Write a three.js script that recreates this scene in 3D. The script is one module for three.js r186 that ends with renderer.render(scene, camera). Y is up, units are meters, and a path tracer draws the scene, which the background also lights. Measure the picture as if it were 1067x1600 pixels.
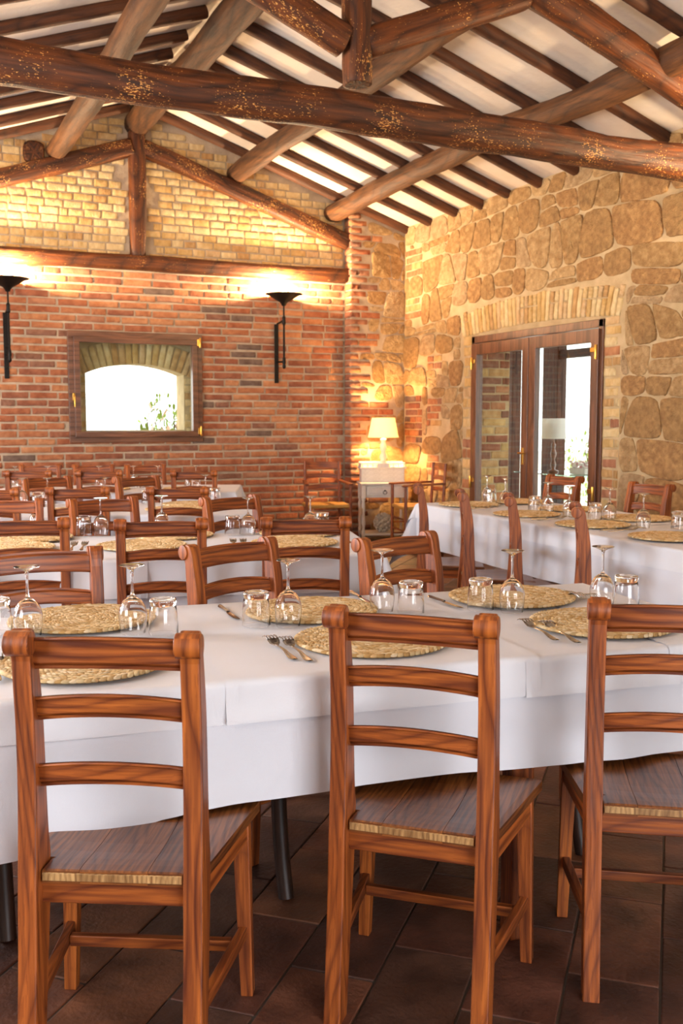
import * as THREE from 'three';
import { mergeGeometries, mergeVertices } from 'three/addons/utils/BufferGeometryUtils.js';
import { RoundedBoxGeometry } from 'three/addons/geometries/RoundedBoxGeometry.js';
import { RectAreaLightUniformsLib } from 'three/addons/lights/RectAreaLightUniformsLib.js';

// ───────── camera, sky, daylight, exposure ─────────
const scene = new THREE.Scene();
const renderer = new THREE.WebGLRenderer({ antialias: true });
renderer.toneMapping = THREE.LinearToneMapping;
renderer.toneMappingExposure = 1.4;
renderer.shadowMap.enabled = true;
RectAreaLightUniformsLib.init();
const F = 1556, PITCH = Math.atan(143 / F), YAW = Math.atan(733 * Math.cos(PITCH) / F);
const camera = new THREE.PerspectiveCamera(2 * Math.atan(800 / F) * 180 / Math.PI, 1067 / 1600, 0.05, 200);
camera.position.set(0, 1.35, 0);
camera.rotation.order = 'YXZ';
camera.rotation.set(-PITCH, -YAW, 0);
camera.focus = 2.9; camera.userData.fStop = 7;
scene.add(camera);
scene.background = new THREE.Color(1.0, 0.99, 0.965);
scene.backgroundIntensity = 3.2;
function daylight(name, w, h, x, y, z, tx, ty, tz, power, color = 0xf4f7ff) {
  const l = new THREE.RectAreaLight(color, power, w, h);
  l.name = name; l.position.set(x, y, z); l.lookAt(tx, ty, tz); scene.add(l);
}
// daylight through the four windows of the long wall behind the photographer's shoulder, and the glazed doors behind
for (const [z, p] of [[-7.6, 12], [-4.6, 13], [-1.6, 5]]) daylight('window_daylight', 1.5, 1.5, -1.93, 1.65, z, 4, 1.65, z, p);
daylight('door_daylight', 3.0, 2.2, 1.3, 1.3, 2.47, 1.3, 1.3, -4, 4);

// ───────── helpers ─────────
function rng(seed) { let s = seed | 0; return () => { s = (s + 0x6d2b79f5) | 0; let t = Math.imul(s ^ (s >>> 15), 1 | s); t = (t + Math.imul(t ^ (t >>> 7), 61 | t)) ^ t; return ((t ^ (t >>> 14)) >>> 0) / 4294967296; }; }
const clamp = (x, a = 0, b = 1) => Math.min(b, Math.max(a, x)), lerp = (a, b, t) => a + (b - a) * t, sstep = (a, b, x) => { const t = clamp((x - a) / (b - a)); return t * t * (3 - 2 * t); };
const V = (x, y, z) => new THREE.Vector3(x, y, z), DEG = Math.PI / 180;
const used = new Map();
function numbered(n) { const k = used.get(n) ?? 0; used.set(n, k + 1); return k ? n + '_' + String(k).padStart(3, '0') : n; }
function tag(o, label, category, group) { o.userData.label = label; if (category) o.userData.category = category; if (group) o.userData.group = group; return o; }
function thing(name, label, category, [x, y, z] = [0, 0, 0], turn = 0, group) {
  const o = new THREE.Group(); o.name = numbered(name); o.position.set(x, y, z); o.rotation.y = turn; scene.add(o); return tag(o, label, category, group);
}
function part(name, geo, mat, parent, label) { const m = new THREE.Mesh(geo, mat); m.name = name; parent.add(m); if (label) m.userData.label = label; return m; }
function struct(name, geo, mat, parent) { const m = new THREE.Mesh(geo, mat); m.name = parent ? name : numbered(name); (parent || scene).add(m); if (!parent) m.userData.kind = 'structure'; return m; }
function copyOf(proto, name, label, pos, turn, group) {
  const c = proto.clone(); c.name = numbered(name); c.position.set(...pos); c.rotation.set(0, turn, 0); c.userData = { ...proto.userData, label }; if (group) c.userData.group = group; scene.add(c); return c;
}
function hash2(x, y, s) { let h = Math.imul(x | 0, 374761393) ^ Math.imul(y | 0, 668265263) ^ Math.imul(s | 0, 1274126177); h = Math.imul(h ^ (h >>> 13), 1274126177); return ((h ^ (h >>> 16)) >>> 0) / 4294967296; }
function vnoise(x, y, px, py, s) {
  const x0 = Math.floor(x), y0 = Math.floor(y), fx = x - x0, fy = y - y0, m = (a, p) => ((a % p) + p) % p;
  const u = fx * fx * (3 - 2 * fx), v = fy * fy * (3 - 2 * fy);
  return lerp(lerp(hash2(m(x0, px), m(y0, py), s), hash2(m(x0 + 1, px), m(y0, py), s), u), lerp(hash2(m(x0, px), m(y0 + 1, py), s), hash2(m(x0 + 1, px), m(y0 + 1, py), s), u), v);
}
// tileable fractal noise on [0,1)²
function fbm(u, v, fx, fy, s, oct = 4) { let a = 0, w = 0.5, t = 0; for (let i = 0; i < oct; i++) { a += w * vnoise(u * fx, v * fy, fx, fy, s + i * 17); t += w; w *= 0.5; fx *= 2; fy *= 2; } return a / t; }
const toS = (c) => Math.round(255 * clamp(c <= 0.0031308 ? 12.92 * c : 1.055 * Math.pow(c, 1 / 2.4) - 0.055));
function tex(w, h, fn, srgb = true) {
  const d = new Uint8Array(w * h * 4);
  for (let j = 0; j < h; j++) for (let i = 0; i < w; i++) { const c = fn((i + 0.5) / w, (j + 0.5) / h), o = (j * w + i) * 4; for (let k = 0; k < 3; k++) d[o + k] = srgb ? clamp(Math.round(c[k] * 255), 0, 255) : clamp(Math.round(c[k] * 255), 0, 255); d[o + 3] = 255; }
  const t = new THREE.DataTexture(d, w, h); t.wrapS = t.wrapT = THREE.RepeatWrapping; t.magFilter = THREE.LinearFilter; if (srgb) t.colorSpace = THREE.SRGBColorSpace; t.needsUpdate = true; return t;
}
const gray = (w, h, fn) => tex(w, h, (u, v) => { const g = fn(u, v); return [g, g, g]; }, false);
const rep = (t, x, y) => { const c = t.clone(); c.repeat.set(x, y); c.needsUpdate = true; return c; };
const mix3 = (a, b, t) => [lerp(a[0], b[0], t), lerp(a[1], b[1], t), lerp(a[2], b[2], t)];
const hex3 = (h) => [((h >> 16) & 255) / 255, ((h >> 8) & 255) / 255, (h & 255) / 255];
// box-projected uv in metres; u runs along the grain axis
function grainUV(geo, axis = 1, ou = 0, ov = 0) {
  const g = geo.index ? geo.toNonIndexed() : geo, p = g.attributes.position, uv = new Float32Array(p.count * 2), a = V(), b = V(), c = V(), n = V(), P = [a, b, c];
  for (let i = 0; i < p.count; i += 3) {
    for (let k = 0; k < 3; k++) P[k].fromBufferAttribute(p, i + k);
    n.subVectors(b, a).cross(V().subVectors(c, a)); const N = [Math.abs(n.x), Math.abs(n.y), Math.abs(n.z)];
    const ax = N.indexOf(Math.max(...N)); let iu = axis, iv;
    if (ax === axis) { iu = (axis + 1) % 3; iv = (axis + 2) % 3; } else iv = 3 - ax - axis;
    for (let k = 0; k < 3; k++) { uv[(i + k) * 2] = P[k].getComponent(iu) + ou; uv[(i + k) * 2 + 1] = P[k].getComponent(iv) + ov + (ax === 0 ? 0.013 : ax === 1 ? 0.057 : 0); }
  }
  g.setAttribute('uv', new THREE.BufferAttribute(uv, 2)); return g;
}
const G = (geo) => { geo.deleteAttribute('uv1'); return geo; };
function merge(list) { return mergeGeometries(list.map((g) => { const q = g.index ? g.toNonIndexed() : g.clone(); for (const k of Object.keys(q.attributes)) if (!['position', 'normal', 'uv'].includes(k)) q.deleteAttribute(k); q.clearGroups(); return q; }), false); }
function rbox(w, h, d, r = 0.004, x = 0, y = 0, z = 0, seg = 2) { return new RoundedBoxGeometry(w, h, d, seg, Math.min(r, w / 2.01, h / 2.01, d / 2.01)).translate(x, y, z); }
// bar of rounded-rectangle section from a to b
function bar(a, b, w, h, r = 0.004, up = V(0, 1, 0)) {
  const d = V().subVectors(b, a), L = d.length(), g = new RoundedBoxGeometry(w, h, L, 2, Math.min(r, w / 2.01, h / 2.01)), zx = d.normalize(), xx = V().crossVectors(up, zx).normalize(), yx = V().crossVectors(zx, xx);
  return g.applyMatrix4(new THREE.Matrix4().makeBasis(xx, yx, zx).setPosition(V().addVectors(a, b).multiplyScalar(0.5)));
}
function grid(nx, ny, fn, uvfn) {   // parametric sheet
  const p = [], uv = [], ix = [];
  for (let j = 0; j <= ny; j++) for (let i = 0; i <= nx; i++) { p.push(...fn(i / nx, j / ny)); uv.push(...(uvfn ? uvfn(i / nx, j / ny) : [i / nx, j / ny])); }
  for (let j = 0; j < ny; j++) for (let i = 0; i < nx; i++) { const a = j * (nx + 1) + i; ix.push(a, a + 1, a + nx + 2, a, a + nx + 2, a + nx + 1); }
  const g = new THREE.BufferGeometry(); g.setAttribute('position', new THREE.Float32BufferAttribute(p, 3)); g.setAttribute('uv', new THREE.Float32BufferAttribute(uv, 2)); g.setIndex(ix); g.computeVertexNormals(); return g;
}
// hewn log or beam: superellipse section (p 2 round, 6 squared) that wanders and swells along its length
function log({ a, b, rx, ry, p = 2, rough = 0.06, bow = 0.01, seed = 1, seg = 36, ring = 18, taper = 0, up = V(0, 1, 0) }) {
  const d = V().subVectors(b, a), L = d.length(), z = d.clone().normalize(), x = V().crossVectors(up, z).normalize(), y = V().crossVectors(z, x), P = [], uv = [], ix = [], per = Math.PI * (rx + ry);
  const per1 = 997, n1 = (t, s) => vnoise(t, s * 3.7, per1, per1, seed) - 0.5;
  for (let j = 0; j <= seg + 2; j++) {
    const end = j === 0 || j === seg + 2, t = clamp((j - 1) / seg), k = end ? 0.82 : 1, tt = t * L;
    const cx = bow * 2 * n1(tt * 0.9 + seed, 3), cy = bow * 2 * n1(tt * 0.9 + seed, 5), sw = 1 + 0.12 * n1(tt * 1.7, 9) - taper * (t - 0.5);
    for (let i = 0; i <= ring; i++) {
      const th = (i % ring) / ring * Math.PI * 2, c = Math.cos(th), s = Math.sin(th), q = Math.pow(Math.pow(Math.abs(c), p) + Math.pow(Math.abs(s), p), -1 / p);
      const nn = 1 + rough * 2 * ((vnoise(tt * 3, (i % ring) * 8 / ring, per1, 8, seed + 3) - 0.5) + 0.5 * (vnoise(tt * 9, (i % ring) * 9 / ring, per1, 9, seed + 7) - 0.5));
      const X = c * q * rx * sw * nn * k + cx, Y = s * q * ry * sw * nn * k + cy;
      P.push(a.x + z.x * tt + x.x * X + y.x * Y, a.y + z.y * tt + x.y * X + y.y * Y, a.z + z.z * tt + x.z * X + y.z * Y); uv.push(tt + seed * 0.37, i / ring * per + seed * 0.21);
    }
  }
  const M = ring + 1;
  for (let j = 0; j < seg + 2; j++) for (let i = 0; i < ring; i++) { const q = j * M + i; ix.push(q, q + 1, q + M + 1, q, q + M + 1, q + M); }
  for (const [j, f] of [[0, 1], [seg + 2, 0]]) {
    const o = P.length / 3, c = [0, 0, 0]; for (let i = 0; i < ring; i++) for (let k = 0; k < 3; k++) c[k] += P[(j * M + i) * 3 + k] / ring; P.push(...c); uv.push(0, 0);
    const s0 = P.length / 3; for (let i = 0; i <= ring; i++) { for (let k = 0; k < 3; k++) P.push(P[(j * M + i) * 3 + k]); uv.push(Math.cos(i) * rx, Math.sin(i) * ry); }
    for (let i = 0; i < ring; i++) f ? ix.push(o, s0 + i + 1, s0 + i) : ix.push(o, s0 + i, s0 + i + 1);
  }
  const g = new THREE.BufferGeometry(); g.setAttribute('position', new THREE.Float32BufferAttribute(P, 3)); g.setAttribute('uv', new THREE.Float32BufferAttribute(uv, 2)); g.setIndex(ix); g.computeVertexNormals(); return g;
}
function lathe(pts, seg = 28) { return new THREE.LatheGeometry(pts.map(([r, y]) => new THREE.Vector2(r, y)), seg); }
function tube(pts, r, seg = 20, rad = 8, closed = false) { return new THREE.TubeGeometry(new THREE.CatmullRomCurve3(pts.map((p) => V(...p)), closed), seg, r, rad, closed); }

// ───────── materials ─────────
const std = (o) => new THREE.MeshStandardMaterial(o), phy = (o) => new THREE.MeshPhysicalMaterial(o);
function woodTex(w, h, lo, hi, s, { fine = 46, rings = 9, knots = 0.35, speck = 0, contrast = 1 } = {}) {
  return tex(w, h, (u, v) => {
    const warp = fbm(u, v, 2, 3, s, 2) - 0.5, r = Math.pow(Math.abs(Math.sin((v * rings + warp * knots * 9) * Math.PI)), 0.55), g = fbm(u, v, 6, fine, s + 5, 3), t = fbm(u, v, 2, 3, s + 9, 3), pore = fbm(u, v, 20, fine * 2.5, s + 31, 2);
    let k = clamp(0.56 + contrast * 0.55 * (r - 0.72) + contrast * 0.95 * (g - 0.5) + 0.9 * (t - 0.5));
    k *= pore < 0.3 ? 0.8 : 1;
    let c = mix3(lo, hi, k);
    if (speck) { const f = fbm(u, v, 130, 150, s + 40, 2), zone = fbm(u, v, 9, 5, s + 50, 4); const q = 0.7 * zone + f; if (q > 1.13) c = mix3(c, speck, clamp((q - 1.13) * 9)); }
    return c;
  });
}
const chairTexA = rep(woodTex(1024, 512, hex3(0x562208), hex3(0xb66526), 3, { rings: 12, knots: 0.5 }), 1.1, 3.2), chairTexB = rep(woodTex(1024, 512, hex3(0x4a1c07), hex3(0xa65822), 13, { rings: 9, knots: 0.8 }), 1.1, 3.2);
const chairBump = rep(gray(512, 256, (u, v) => fbm(u, v, 8, 60, 7, 3)), 1.1, 3.2);
const woodA = phy({ map: chairTexA, bumpMap: chairBump, bumpScale: 0.0005, roughness: 0.46, clearcoat: 0.18, clearcoatRoughness: 0.3 });
const woodB = phy({ map: chairTexB, bumpMap: chairBump, bumpScale: 0.0006, roughness: 0.46, clearcoat: 0.18, clearcoatRoughness: 0.3 });
const seatMat = phy({ map: rep(woodTex(1024, 512, hex3(0x42200e), hex3(0x8f5528), 23, { rings: 14, knots: 0.5, fine: 70 }), 1.6, 3.2), bumpMap: chairBump, bumpScale: 0.0008, roughness: 0.34, clearcoat: 0.3, clearcoatRoughness: 0.25 });
const endGrain = phy({ map: rep(woodTex(512, 256, hex3(0x5b3a1c), hex3(0xc9a06a), 27, { rings: 20, knots: 0.6 }), 2, 4), roughness: 0.45, clearcoat: 0.3, clearcoatRoughness: 0.3 });
const darkWood = std({ map: rep(woodTex(512, 256, hex3(0x1c0f09), hex3(0x3d2114), 33), 1.2, 3), roughness: 0.45 });
const frameWood = phy({ map: rep(woodTex(512, 512, hex3(0x50301c), hex3(0x88583c), 43, { rings: 5 }), 1, 3), roughness: 0.38, clearcoat: 0.3, clearcoatRoughness: 0.3 });
const beamBump = gray(512, 512, (u, v) => 0.7 * fbm(u, v, 5, 40, 61, 4) + 0.3 * fbm(u, v, 24, 30, 67, 3));
const beamMat = std({ map: rep(woodTex(1024, 1024, hex3(0x2a1206), hex3(0x743c12), 53, { rings: 6, knots: 0.8, speck: hex3(0xd9a258) }), 0.7, 1.4), bumpMap: rep(beamBump, 0.8, 1.2), bumpScale: 0.008, roughness: 0.62 });
const purlinMat = std({ map: rep(woodTex(1024, 512, hex3(0x2e1a0b), hex3(0x6e4420), 73, { rings: 7, knots: 0.3, contrast: 0.8 }), 0.7, 1.4), bumpMap: rep(beamBump, 0.8, 1.2), bumpScale: 0.008, roughness: 0.7 });
const rafterMat = std({ map: rep(woodTex(512, 512, hex3(0x2e170a), hex3(0x5c3318), 83, { rings: 5, knots: 0.6 }), 0.8, 1.6), bumpMap: rep(beamBump, 0.8, 1.2), bumpScale: 0.007, roughness: 0.7 });
const grit = gray(512, 512, (u, v) => 0.55 * fbm(u, v, 10, 10, 91, 5) + 0.45 * fbm(u, v, 50, 50, 97, 3));
const mottle = (lo, hi, s, f = 6) => tex(256, 256, (u, v) => mix3(lo, hi, clamp(1.6 * (fbm(u, v, f, f, s, 5) - 0.5) + 0.5)));
const stuffMat = (lo, hi, s, o = {}) => std({ map: rep(mottle(hex3(lo), hex3(hi), s, o.f ?? 6), o.rep ?? 2, o.rep ?? 2), bumpMap: rep(grit, o.brep ?? 3, o.brep ?? 3), bumpScale: o.bump ?? 0.006, roughness: o.rough ?? 0.92 });
const mortarMat = stuffMat(0xa8937b, 0xcbb89d, 101, { rep: 1.5 });
const mortarWarm = stuffMat(0xb39a73, 0xd0b88f, 103, { rep: 1.5 });
const plasterMat = stuffMat(0xdccdbb, 0xeadfd0, 105, { rep: 0.6, bump: 0.004, brep: 0.8 });
const brickMats = [[0xa25f3c, 0xc5885e], [0x955436, 0xb97550], [0x8a5038, 0xad7052], [0xae6d45, 0xcf976b], [0x80533f, 0xa2765f], [0xa0674a, 0xbd8968], [0x665043, 0x887061]].map(([a, b], i) => stuffMat(a, b, 111 + i, { rep: 3, brep: 5, bump: 0.008 }));
const yellowMats = [[0xd2ad6e, 0xeacd97], [0xc79e5e, 0xe2bf82], [0xdaba82, 0xf0daa8], [0xbc915a, 0xd8ae76], [0xcaa370, 0xe4c698]].map(([a, b], i) => stuffMat(a, b, 121 + i, { rep: 3, brep: 5, bump: 0.008 }));
const stoneMats = [[0xac8656, 0xd6b482], [0xa47d4c, 0xcda873], [0xb5905f, 0xdebd8b], [0x9d774a, 0xc49c66], [0xad8c62, 0xd2b48a], [0xa67b4c, 0xd3a76e]].map(([a, b], i) => stuffMat(a, b, 131 + i, { rep: 3, f: 9, brep: 4, bump: 0.03 }));
const tileMats = [[0x40241a, 0x744635], [0x4a2a1e, 0x80503a], [0x3a241c, 0x653f31], [0x523120, 0x855338], [0x432c22, 0x6e4b3b]].map(([a, b], i) => stuffMat(a, b, 141 + i, { rep: 2, f: 5, brep: 2, bump: 0.004, rough: 0.5 }));
const groutMat = stuffMat(0x463c34, 0x675b50, 151, { rep: 2, bump: 0.003 });
const weave = gray(256, 256, (u, v) => 0.5 + 0.25 * Math.sin(u * Math.PI * 2 * 64) * Math.sin(v * Math.PI * 2 * 64) + 0.25 * (fbm(u, v, 5, 5, 161, 4) - 0.5));
const clothMat = phy({ color: new THREE.Color(0.66, 0.675, 0.735), bumpMap: rep(weave, 6, 6), bumpScale: 0.0012, roughness: 0.85, sheen: 0.25, sheenRoughness: 0.6, sheenColor: new THREE.Color(0.9, 0.9, 1), side: THREE.DoubleSide });
const topperMat = phy({ color: new THREE.Color(0.71, 0.72, 0.765), bumpMap: rep(weave, 6, 6), bumpScale: 0.0012, roughness: 0.85, sheen: 0.25, sheenRoughness: 0.6, sheenColor: new THREE.Color(0.9, 0.9, 1), side: THREE.DoubleSide });
const strawMat = std({ vertexColors: true, roughness: 0.7, bumpMap: rep(grit, 30, 30), bumpScale: 0.0008 });
const strawUnder = std({ color: 0xb48f55, roughness: 0.9 });
const glassSolid = phy({ color: 0xffffff, transmission: 1, thickness: 0.01, roughness: 0, ior: 1.5 });
const paneMat = phy({ color: 0xf6fbfa, transmission: 1, thickness: 0, roughness: 0, ior: 1.45 });
const steel = std({ color: 0xa9a8a6, metalness: 1, roughness: 0.22 });
const brass = std({ color: 0xd2a44e, metalness: 1, roughness: 0.28 });
const iron = std({ color: 0x1b1816, metalness: 0.6, roughness: 0.5 });
const whitePaint = std({ map: rep(mottle(hex3(0xd2ccc2), hex3(0xe6e1d8), 171, 8), 3, 3), roughness: 0.55 });

// ───────── masonry ─────────
function brickGeo(seed, ix, iy, rough = 1) {    // unit block, face towards +z, chipped arrises
  const R = rng(seed), NX = 5, p = [], ixs = [], uv = [];
  const loop = (sx, sy, z, j) => { const o = []; for (let i = 0; i < NX; i++) o.push([lerp(-sx, sx, i / (NX - 1)), -sy, z]); for (let i = 0; i < NX; i++) o.push([lerp(sx, -sx, i / (NX - 1)), sy, z]); return o.map(([x, y, zz]) => [x + (R() - 0.5) * 0.018 * rough * j, y + (R() - 0.5) * 0.11 * rough * j, zz + (R() - 0.5) * 0.22 * j]); };
  const A = loop(0.5 - ix, 0.5 - iy, 0.5, 1), B = loop(0.5, 0.5, 0.15, 0.7), C = B.map(([x, y]) => [x, y, -0.5]), n = NX * 2;
  for (const L of [A, B, C]) for (const q of L) { p.push(...q); uv.push(q[0] * 0.28 + seed * 0.13, q[1] * 0.06 + q[2] * 0.03 + seed * 0.29); }
  for (let i = 0; i < NX - 1; i++) { const a = i, b = i + 1, c = n - 2 - i, d = n - 1 - i; ixs.push(a, b, c, a, c, d); }
  for (const [o, q] of [[0, n], [n, 2 * n]]) for (let i = 0; i < n; i++) { const j = (i + 1) % n; ixs.push(o + i, q + i, q + j, o + i, q + j, o + j); }
  const g = new THREE.BufferGeometry(); g.setAttribute('position', new THREE.Float32BufferAttribute(p, 3)); g.setAttribute('uv', new THREE.Float32BufferAttribute(uv, 2)); g.setIndex(ixs); g.computeVertexNormals(); return g;
}
const brickGeos = [1, 2, 3, 4, 5, 6].map((s) => brickGeo(s, 0.02, 0.1)), headGeos = [11, 12, 13, 14, 15, 16].map((s) => brickGeo(s, 0.04, 0.1, 1.3));
// where: (u, v, out) -> world position; q: its orientation. Returns list of {g, m, mat4, v, u}
function course({ u0, u1, v0, v1, pitch, len, joint, depth, proud, obstacles = [], keep = () => true, mats, weights, geos = brickGeos, seed, vary = 0.12, slope = 0 }) {
  const R = rng(seed), out = [];
  const pick = () => { let r = R(), i = 0; const w = weights || mats.map(() => 1), T = w.reduce((a, b) => a + b); r *= T; while (r > w[i]) r -= w[i++]; return mats[i]; };
  for (let k = 0, v = v0; v + pitch * 0.6 < v1; k++, v += pitch) {
    let iv = [[u0, u1]];
    for (const [a, b, c, d] of obstacles) if (v + pitch > c && v < d) iv = iv.flatMap(([p, q]) => (b <= p || a >= q ? [[p, q]] : [[p, a], [b, q]].filter(([x, y]) => y - x > 0.03)));
    for (const [p, q] of iv) {
      let u = p - ((k % 2) * 0.5 + (R() - 0.5) * 0.25) * len;
      while (u < q) {
        const L = len * (1 + (R() - 0.5) * 2 * vary) * (R() < 0.08 ? 0.55 : 1), a = Math.max(u, p), b = Math.min(u + L - joint, q); u += L;
        if (b - a < 0.045) continue;
        const cu = (a + b) / 2, cv = v + (pitch - joint) / 2 + (R() - 0.5) * 0.006; if (!keep(cu, cv, b - a)) continue;
        out.push({ u: cu, v: cv, L: b - a, H: (pitch - joint) * (1 + (R() - 0.5) * 0.14), D: depth, o: proud - depth / 2 + (R() - 0.5) * 0.005, tilt: (R() - 0.5) * 0.02, g: geos[Math.floor(R() * geos.length)], m: pick() });
      }
    }
  }
  return out;
}
function placeBricks(list, parent, name, toWorld, turn, most = 300, rank = (b) => 0) {
  const s = list.map((b, i) => [rank(b), i, b]).sort((a, b) => b[0] - a[0] || a[1] - b[1]).map((x) => x[2]), rest = [];
  s.forEach((b, i) => {
    const m = new THREE.Mesh(b.g, b.m); m.name = name; m.position.copy(toWorld(b.u, b.v, b.o)); m.rotation.set(0, turn, 0); m.rotateZ(b.tilt); m.scale.set(b.L, b.H, b.D);
    if (i < most) parent.add(m); else { m.updateMatrix(); rest.push(m.geometry.clone().applyMatrix4(m.matrix)); }
  });
  if (rest.length) { const r = part(name + 's_beyond', mergeGeometries(rest), s[s.length - 1].m, parent); r.userData.kind = 'stuff'; }
}
// rubble stones: clipped Voronoi cells, rounded and domed
function clipHalf(poly, nx, ny, c) { const o = []; for (let i = 0; i < poly.length; i++) { const a = poly[i], b = poly[(i + 1) % poly.length], da = a[0] * nx + a[1] * ny - c, db = b[0] * nx + b[1] * ny - c; if (da <= 0) o.push(a); if (da * db < 0) { const t = da / (da - db); o.push([lerp(a[0], b[0], t), lerp(a[1], b[1], t)]); } } return o; }
const areaOf = (p) => { let s = 0; for (let i = 0; i < p.length; i++) { const a = p[i], b = p[(i + 1) % p.length]; s += a[0] * b[1] - a[1] * b[0]; } return s / 2; };
const centOf = (p) => { const c = [0, 0]; for (const q of p) { c[0] += q[0] / p.length; c[1] += q[1] / p.length; } return c; };
function rubble({ u0, u1, v0, vtop, cell, obstacles = [], seed, gap = 0.016, rowH = 0.34 }) {
  const R = rng(seed), rows = [v0]; while (rows[rows.length - 1] < 3.9) rows.push(rows[rows.length - 1] + rowH * lerp(0.7, 1.3, R()));
  const line = (k, u) => rows[k] + (k ? 1 : 0) * 0.16 * rowH / 0.3 * (vnoise(u * 1.9 + k * 31, k, 997, 997, seed) - 0.5), quads = [], stones = [], jit = (x, q) => x + (R() - 0.5) * q;
  for (let k = 0; k < rows.length - 1; k++) {
    let u = u0 - R() * 0.25, lo = u, hi = u;
    while (u < u1) {
      const w = cell(u, rows[k]) * lerp(0.6, 1.4, R()), t = (R() - 0.5) * 0.13; u += w; const lo2 = u + t, hi2 = u - t;
      const A = [lo, line(k, lo)], B = [lo2, line(k, lo2)], C = [hi2, line(k + 1, hi2)], D = [hi, line(k + 1, hi)], mid = (p, q, f) => [lerp(p[0], q[0], f), lerp(p[1], q[1], f)];
      if (R() < 0.2 && w > 0.2) { const f = lerp(0.35, 0.65, R()), g = clamp(f + (R() - 0.5) * 0.3, 0.25, 0.75), E = mid(A, D, f), H = mid(B, C, g); quads.push([A, B, H, E], [E, H, C, D]); } else quads.push([A, B, C, D]);
      lo = lo2; hi = hi2;
    }
  }
  for (const q of quads) {
    // knock the corners off by different amounts
    let poly = []; q.forEach((c, i) => { const p = q[(i + 3) % 4], n = q[(i + 1) % 4], f = lerp(0.05, 0.24, R()), g = lerp(0.05, 0.24, R()); poly.push([lerp(c[0], p[0], f), lerp(c[1], p[1], f)], [lerp(c[0], n[0], g), lerp(c[1], n[1], g)]); });
    poly = clipHalf(poly, -1, 0, -u0); poly = clipHalf(poly, 1, 0, u1); poly = clipHalf(poly, 0, -1, -v0); if (poly.length < 3) continue;
    poly = vtop(poly); if (poly.length < 3) continue;
    for (const [a, b, c, d] of obstacles) {
      const lo = [Math.min(...poly.map((q2) => q2[0])), Math.min(...poly.map((q2) => q2[1]))], hi = [Math.max(...poly.map((q2) => q2[0])), Math.max(...poly.map((q2) => q2[1]))];
      if (hi[0] <= a || lo[0] >= b || hi[1] <= c || lo[1] >= d) continue;
      const cand = [[1, 0, a], [-1, 0, -b], [0, 1, c], [0, -1, -d]].map((h) => clipHalf(poly, ...h)).filter((q2) => q2.length > 2).sort((x, y) => areaOf(y) - areaOf(x));
      poly = cand[0] || []; if (poly.length < 3) break;
    }
    if (poly.length < 3 || areaOf(poly) < 0.004) continue;
    stones.push(poly);
  }
  return stones.map((poly) => {
    // shrink by the mortar, round the corners
    const c = centOf(poly), n0 = poly.length; let q = poly;
    for (let i = 0; i < n0; i++) { const a = poly[i], b = poly[(i + 1) % n0], dx = b[0] - a[0], dy = b[1] - a[1], l = Math.hypot(dx, dy); if (l < 1e-5) continue; const nx = dy / l, ny = -dx / l; q = clipHalf(q, nx, ny, nx * a[0] + ny * a[1] - gap * lerp(0.5, 1.3, R())); }
    if (q.length < 3) return null;
    for (let r = 0; r < 2; r++) { const o = []; for (let i = 0; i < q.length; i++) { const a = q[i], b = q[(i + 1) % q.length], t = 0.24; o.push([lerp(a[0], b[0], t), lerp(a[1], b[1], t)], [lerp(a[0], b[0], 1 - t), lerp(a[1], b[1], 1 - t)]); } q = o; }
    if (q.length > 34) q = q.filter((_, i) => i % 2 === 0);
    const size = Math.sqrt(Math.abs(areaOf(q))); return { poly: q, c: centOf(q), h: lerp(0.01, 0.022, R()) * clamp(size / 0.25, 0.5, 1.2), size, tx: (R() - 0.5) * 0.035, ty: (R() - 0.5) * 0.035 };
  }).filter(Boolean);
}
function stoneGeo(s, seed) {   // in (u, v, out), centre at origin
  const R = rng(seed), P = [], uv = [], ix = [], n = s.poly.length;
  const rings = [[1, -0.03], [1, s.h * 0.5], [0.965, s.h * 0.9], [0.7, s.h * 1.0], [0.3, s.h * 1.03]];
  for (const [k, z] of rings) for (const q of s.poly) { const x = (q[0] - s.c[0]) * k, y = (q[1] - s.c[1]) * k, j = z > 0 ? 1 : 0; P.push(x + (R() - 0.5) * 0.008 * j, y + (R() - 0.5) * 0.008 * j, z + (z > 0 ? x * s.tx + y * s.ty + (R() - 0.5) * s.h * 0.5 : 0)); uv.push(x + seed * 0.31, y + seed * 0.17); }
  P.push(0, 0, s.h * 1.05); uv.push(seed * 0.31, seed * 0.17);
  for (let r = 0; r < rings.length - 1; r++) for (let i = 0; i < n; i++) { const j = (i + 1) % n, a = r * n, b = a + n; ix.push(a + i, a + j, b + j, a + i, b + j, b + i); }
  const e = (rings.length - 1) * n; for (let i = 0; i < n; i++) ix.push(e + i, e + (i + 1) % n, P.length / 3 - 1);
  const g = new THREE.BufferGeometry(); g.setAttribute('position', new THREE.Float32BufferAttribute(P, 3)); g.setAttribute('uv', new THREE.Float32BufferAttribute(uv, 2)); g.setIndex(ix); g.computeVertexNormals(); return g;
}
function placeStones(list, parent, toWorld, turn, seed) {
  const R = rng(seed);
  list.forEach((s, i) => { const m = part('stone', stoneGeo(s, seed + i), stoneMats[Math.floor(R() * stoneMats.length)], parent); m.position.copy(toWorld(s.c[0], s.c[1], 0)); m.rotation.y = turn; });
}

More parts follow.
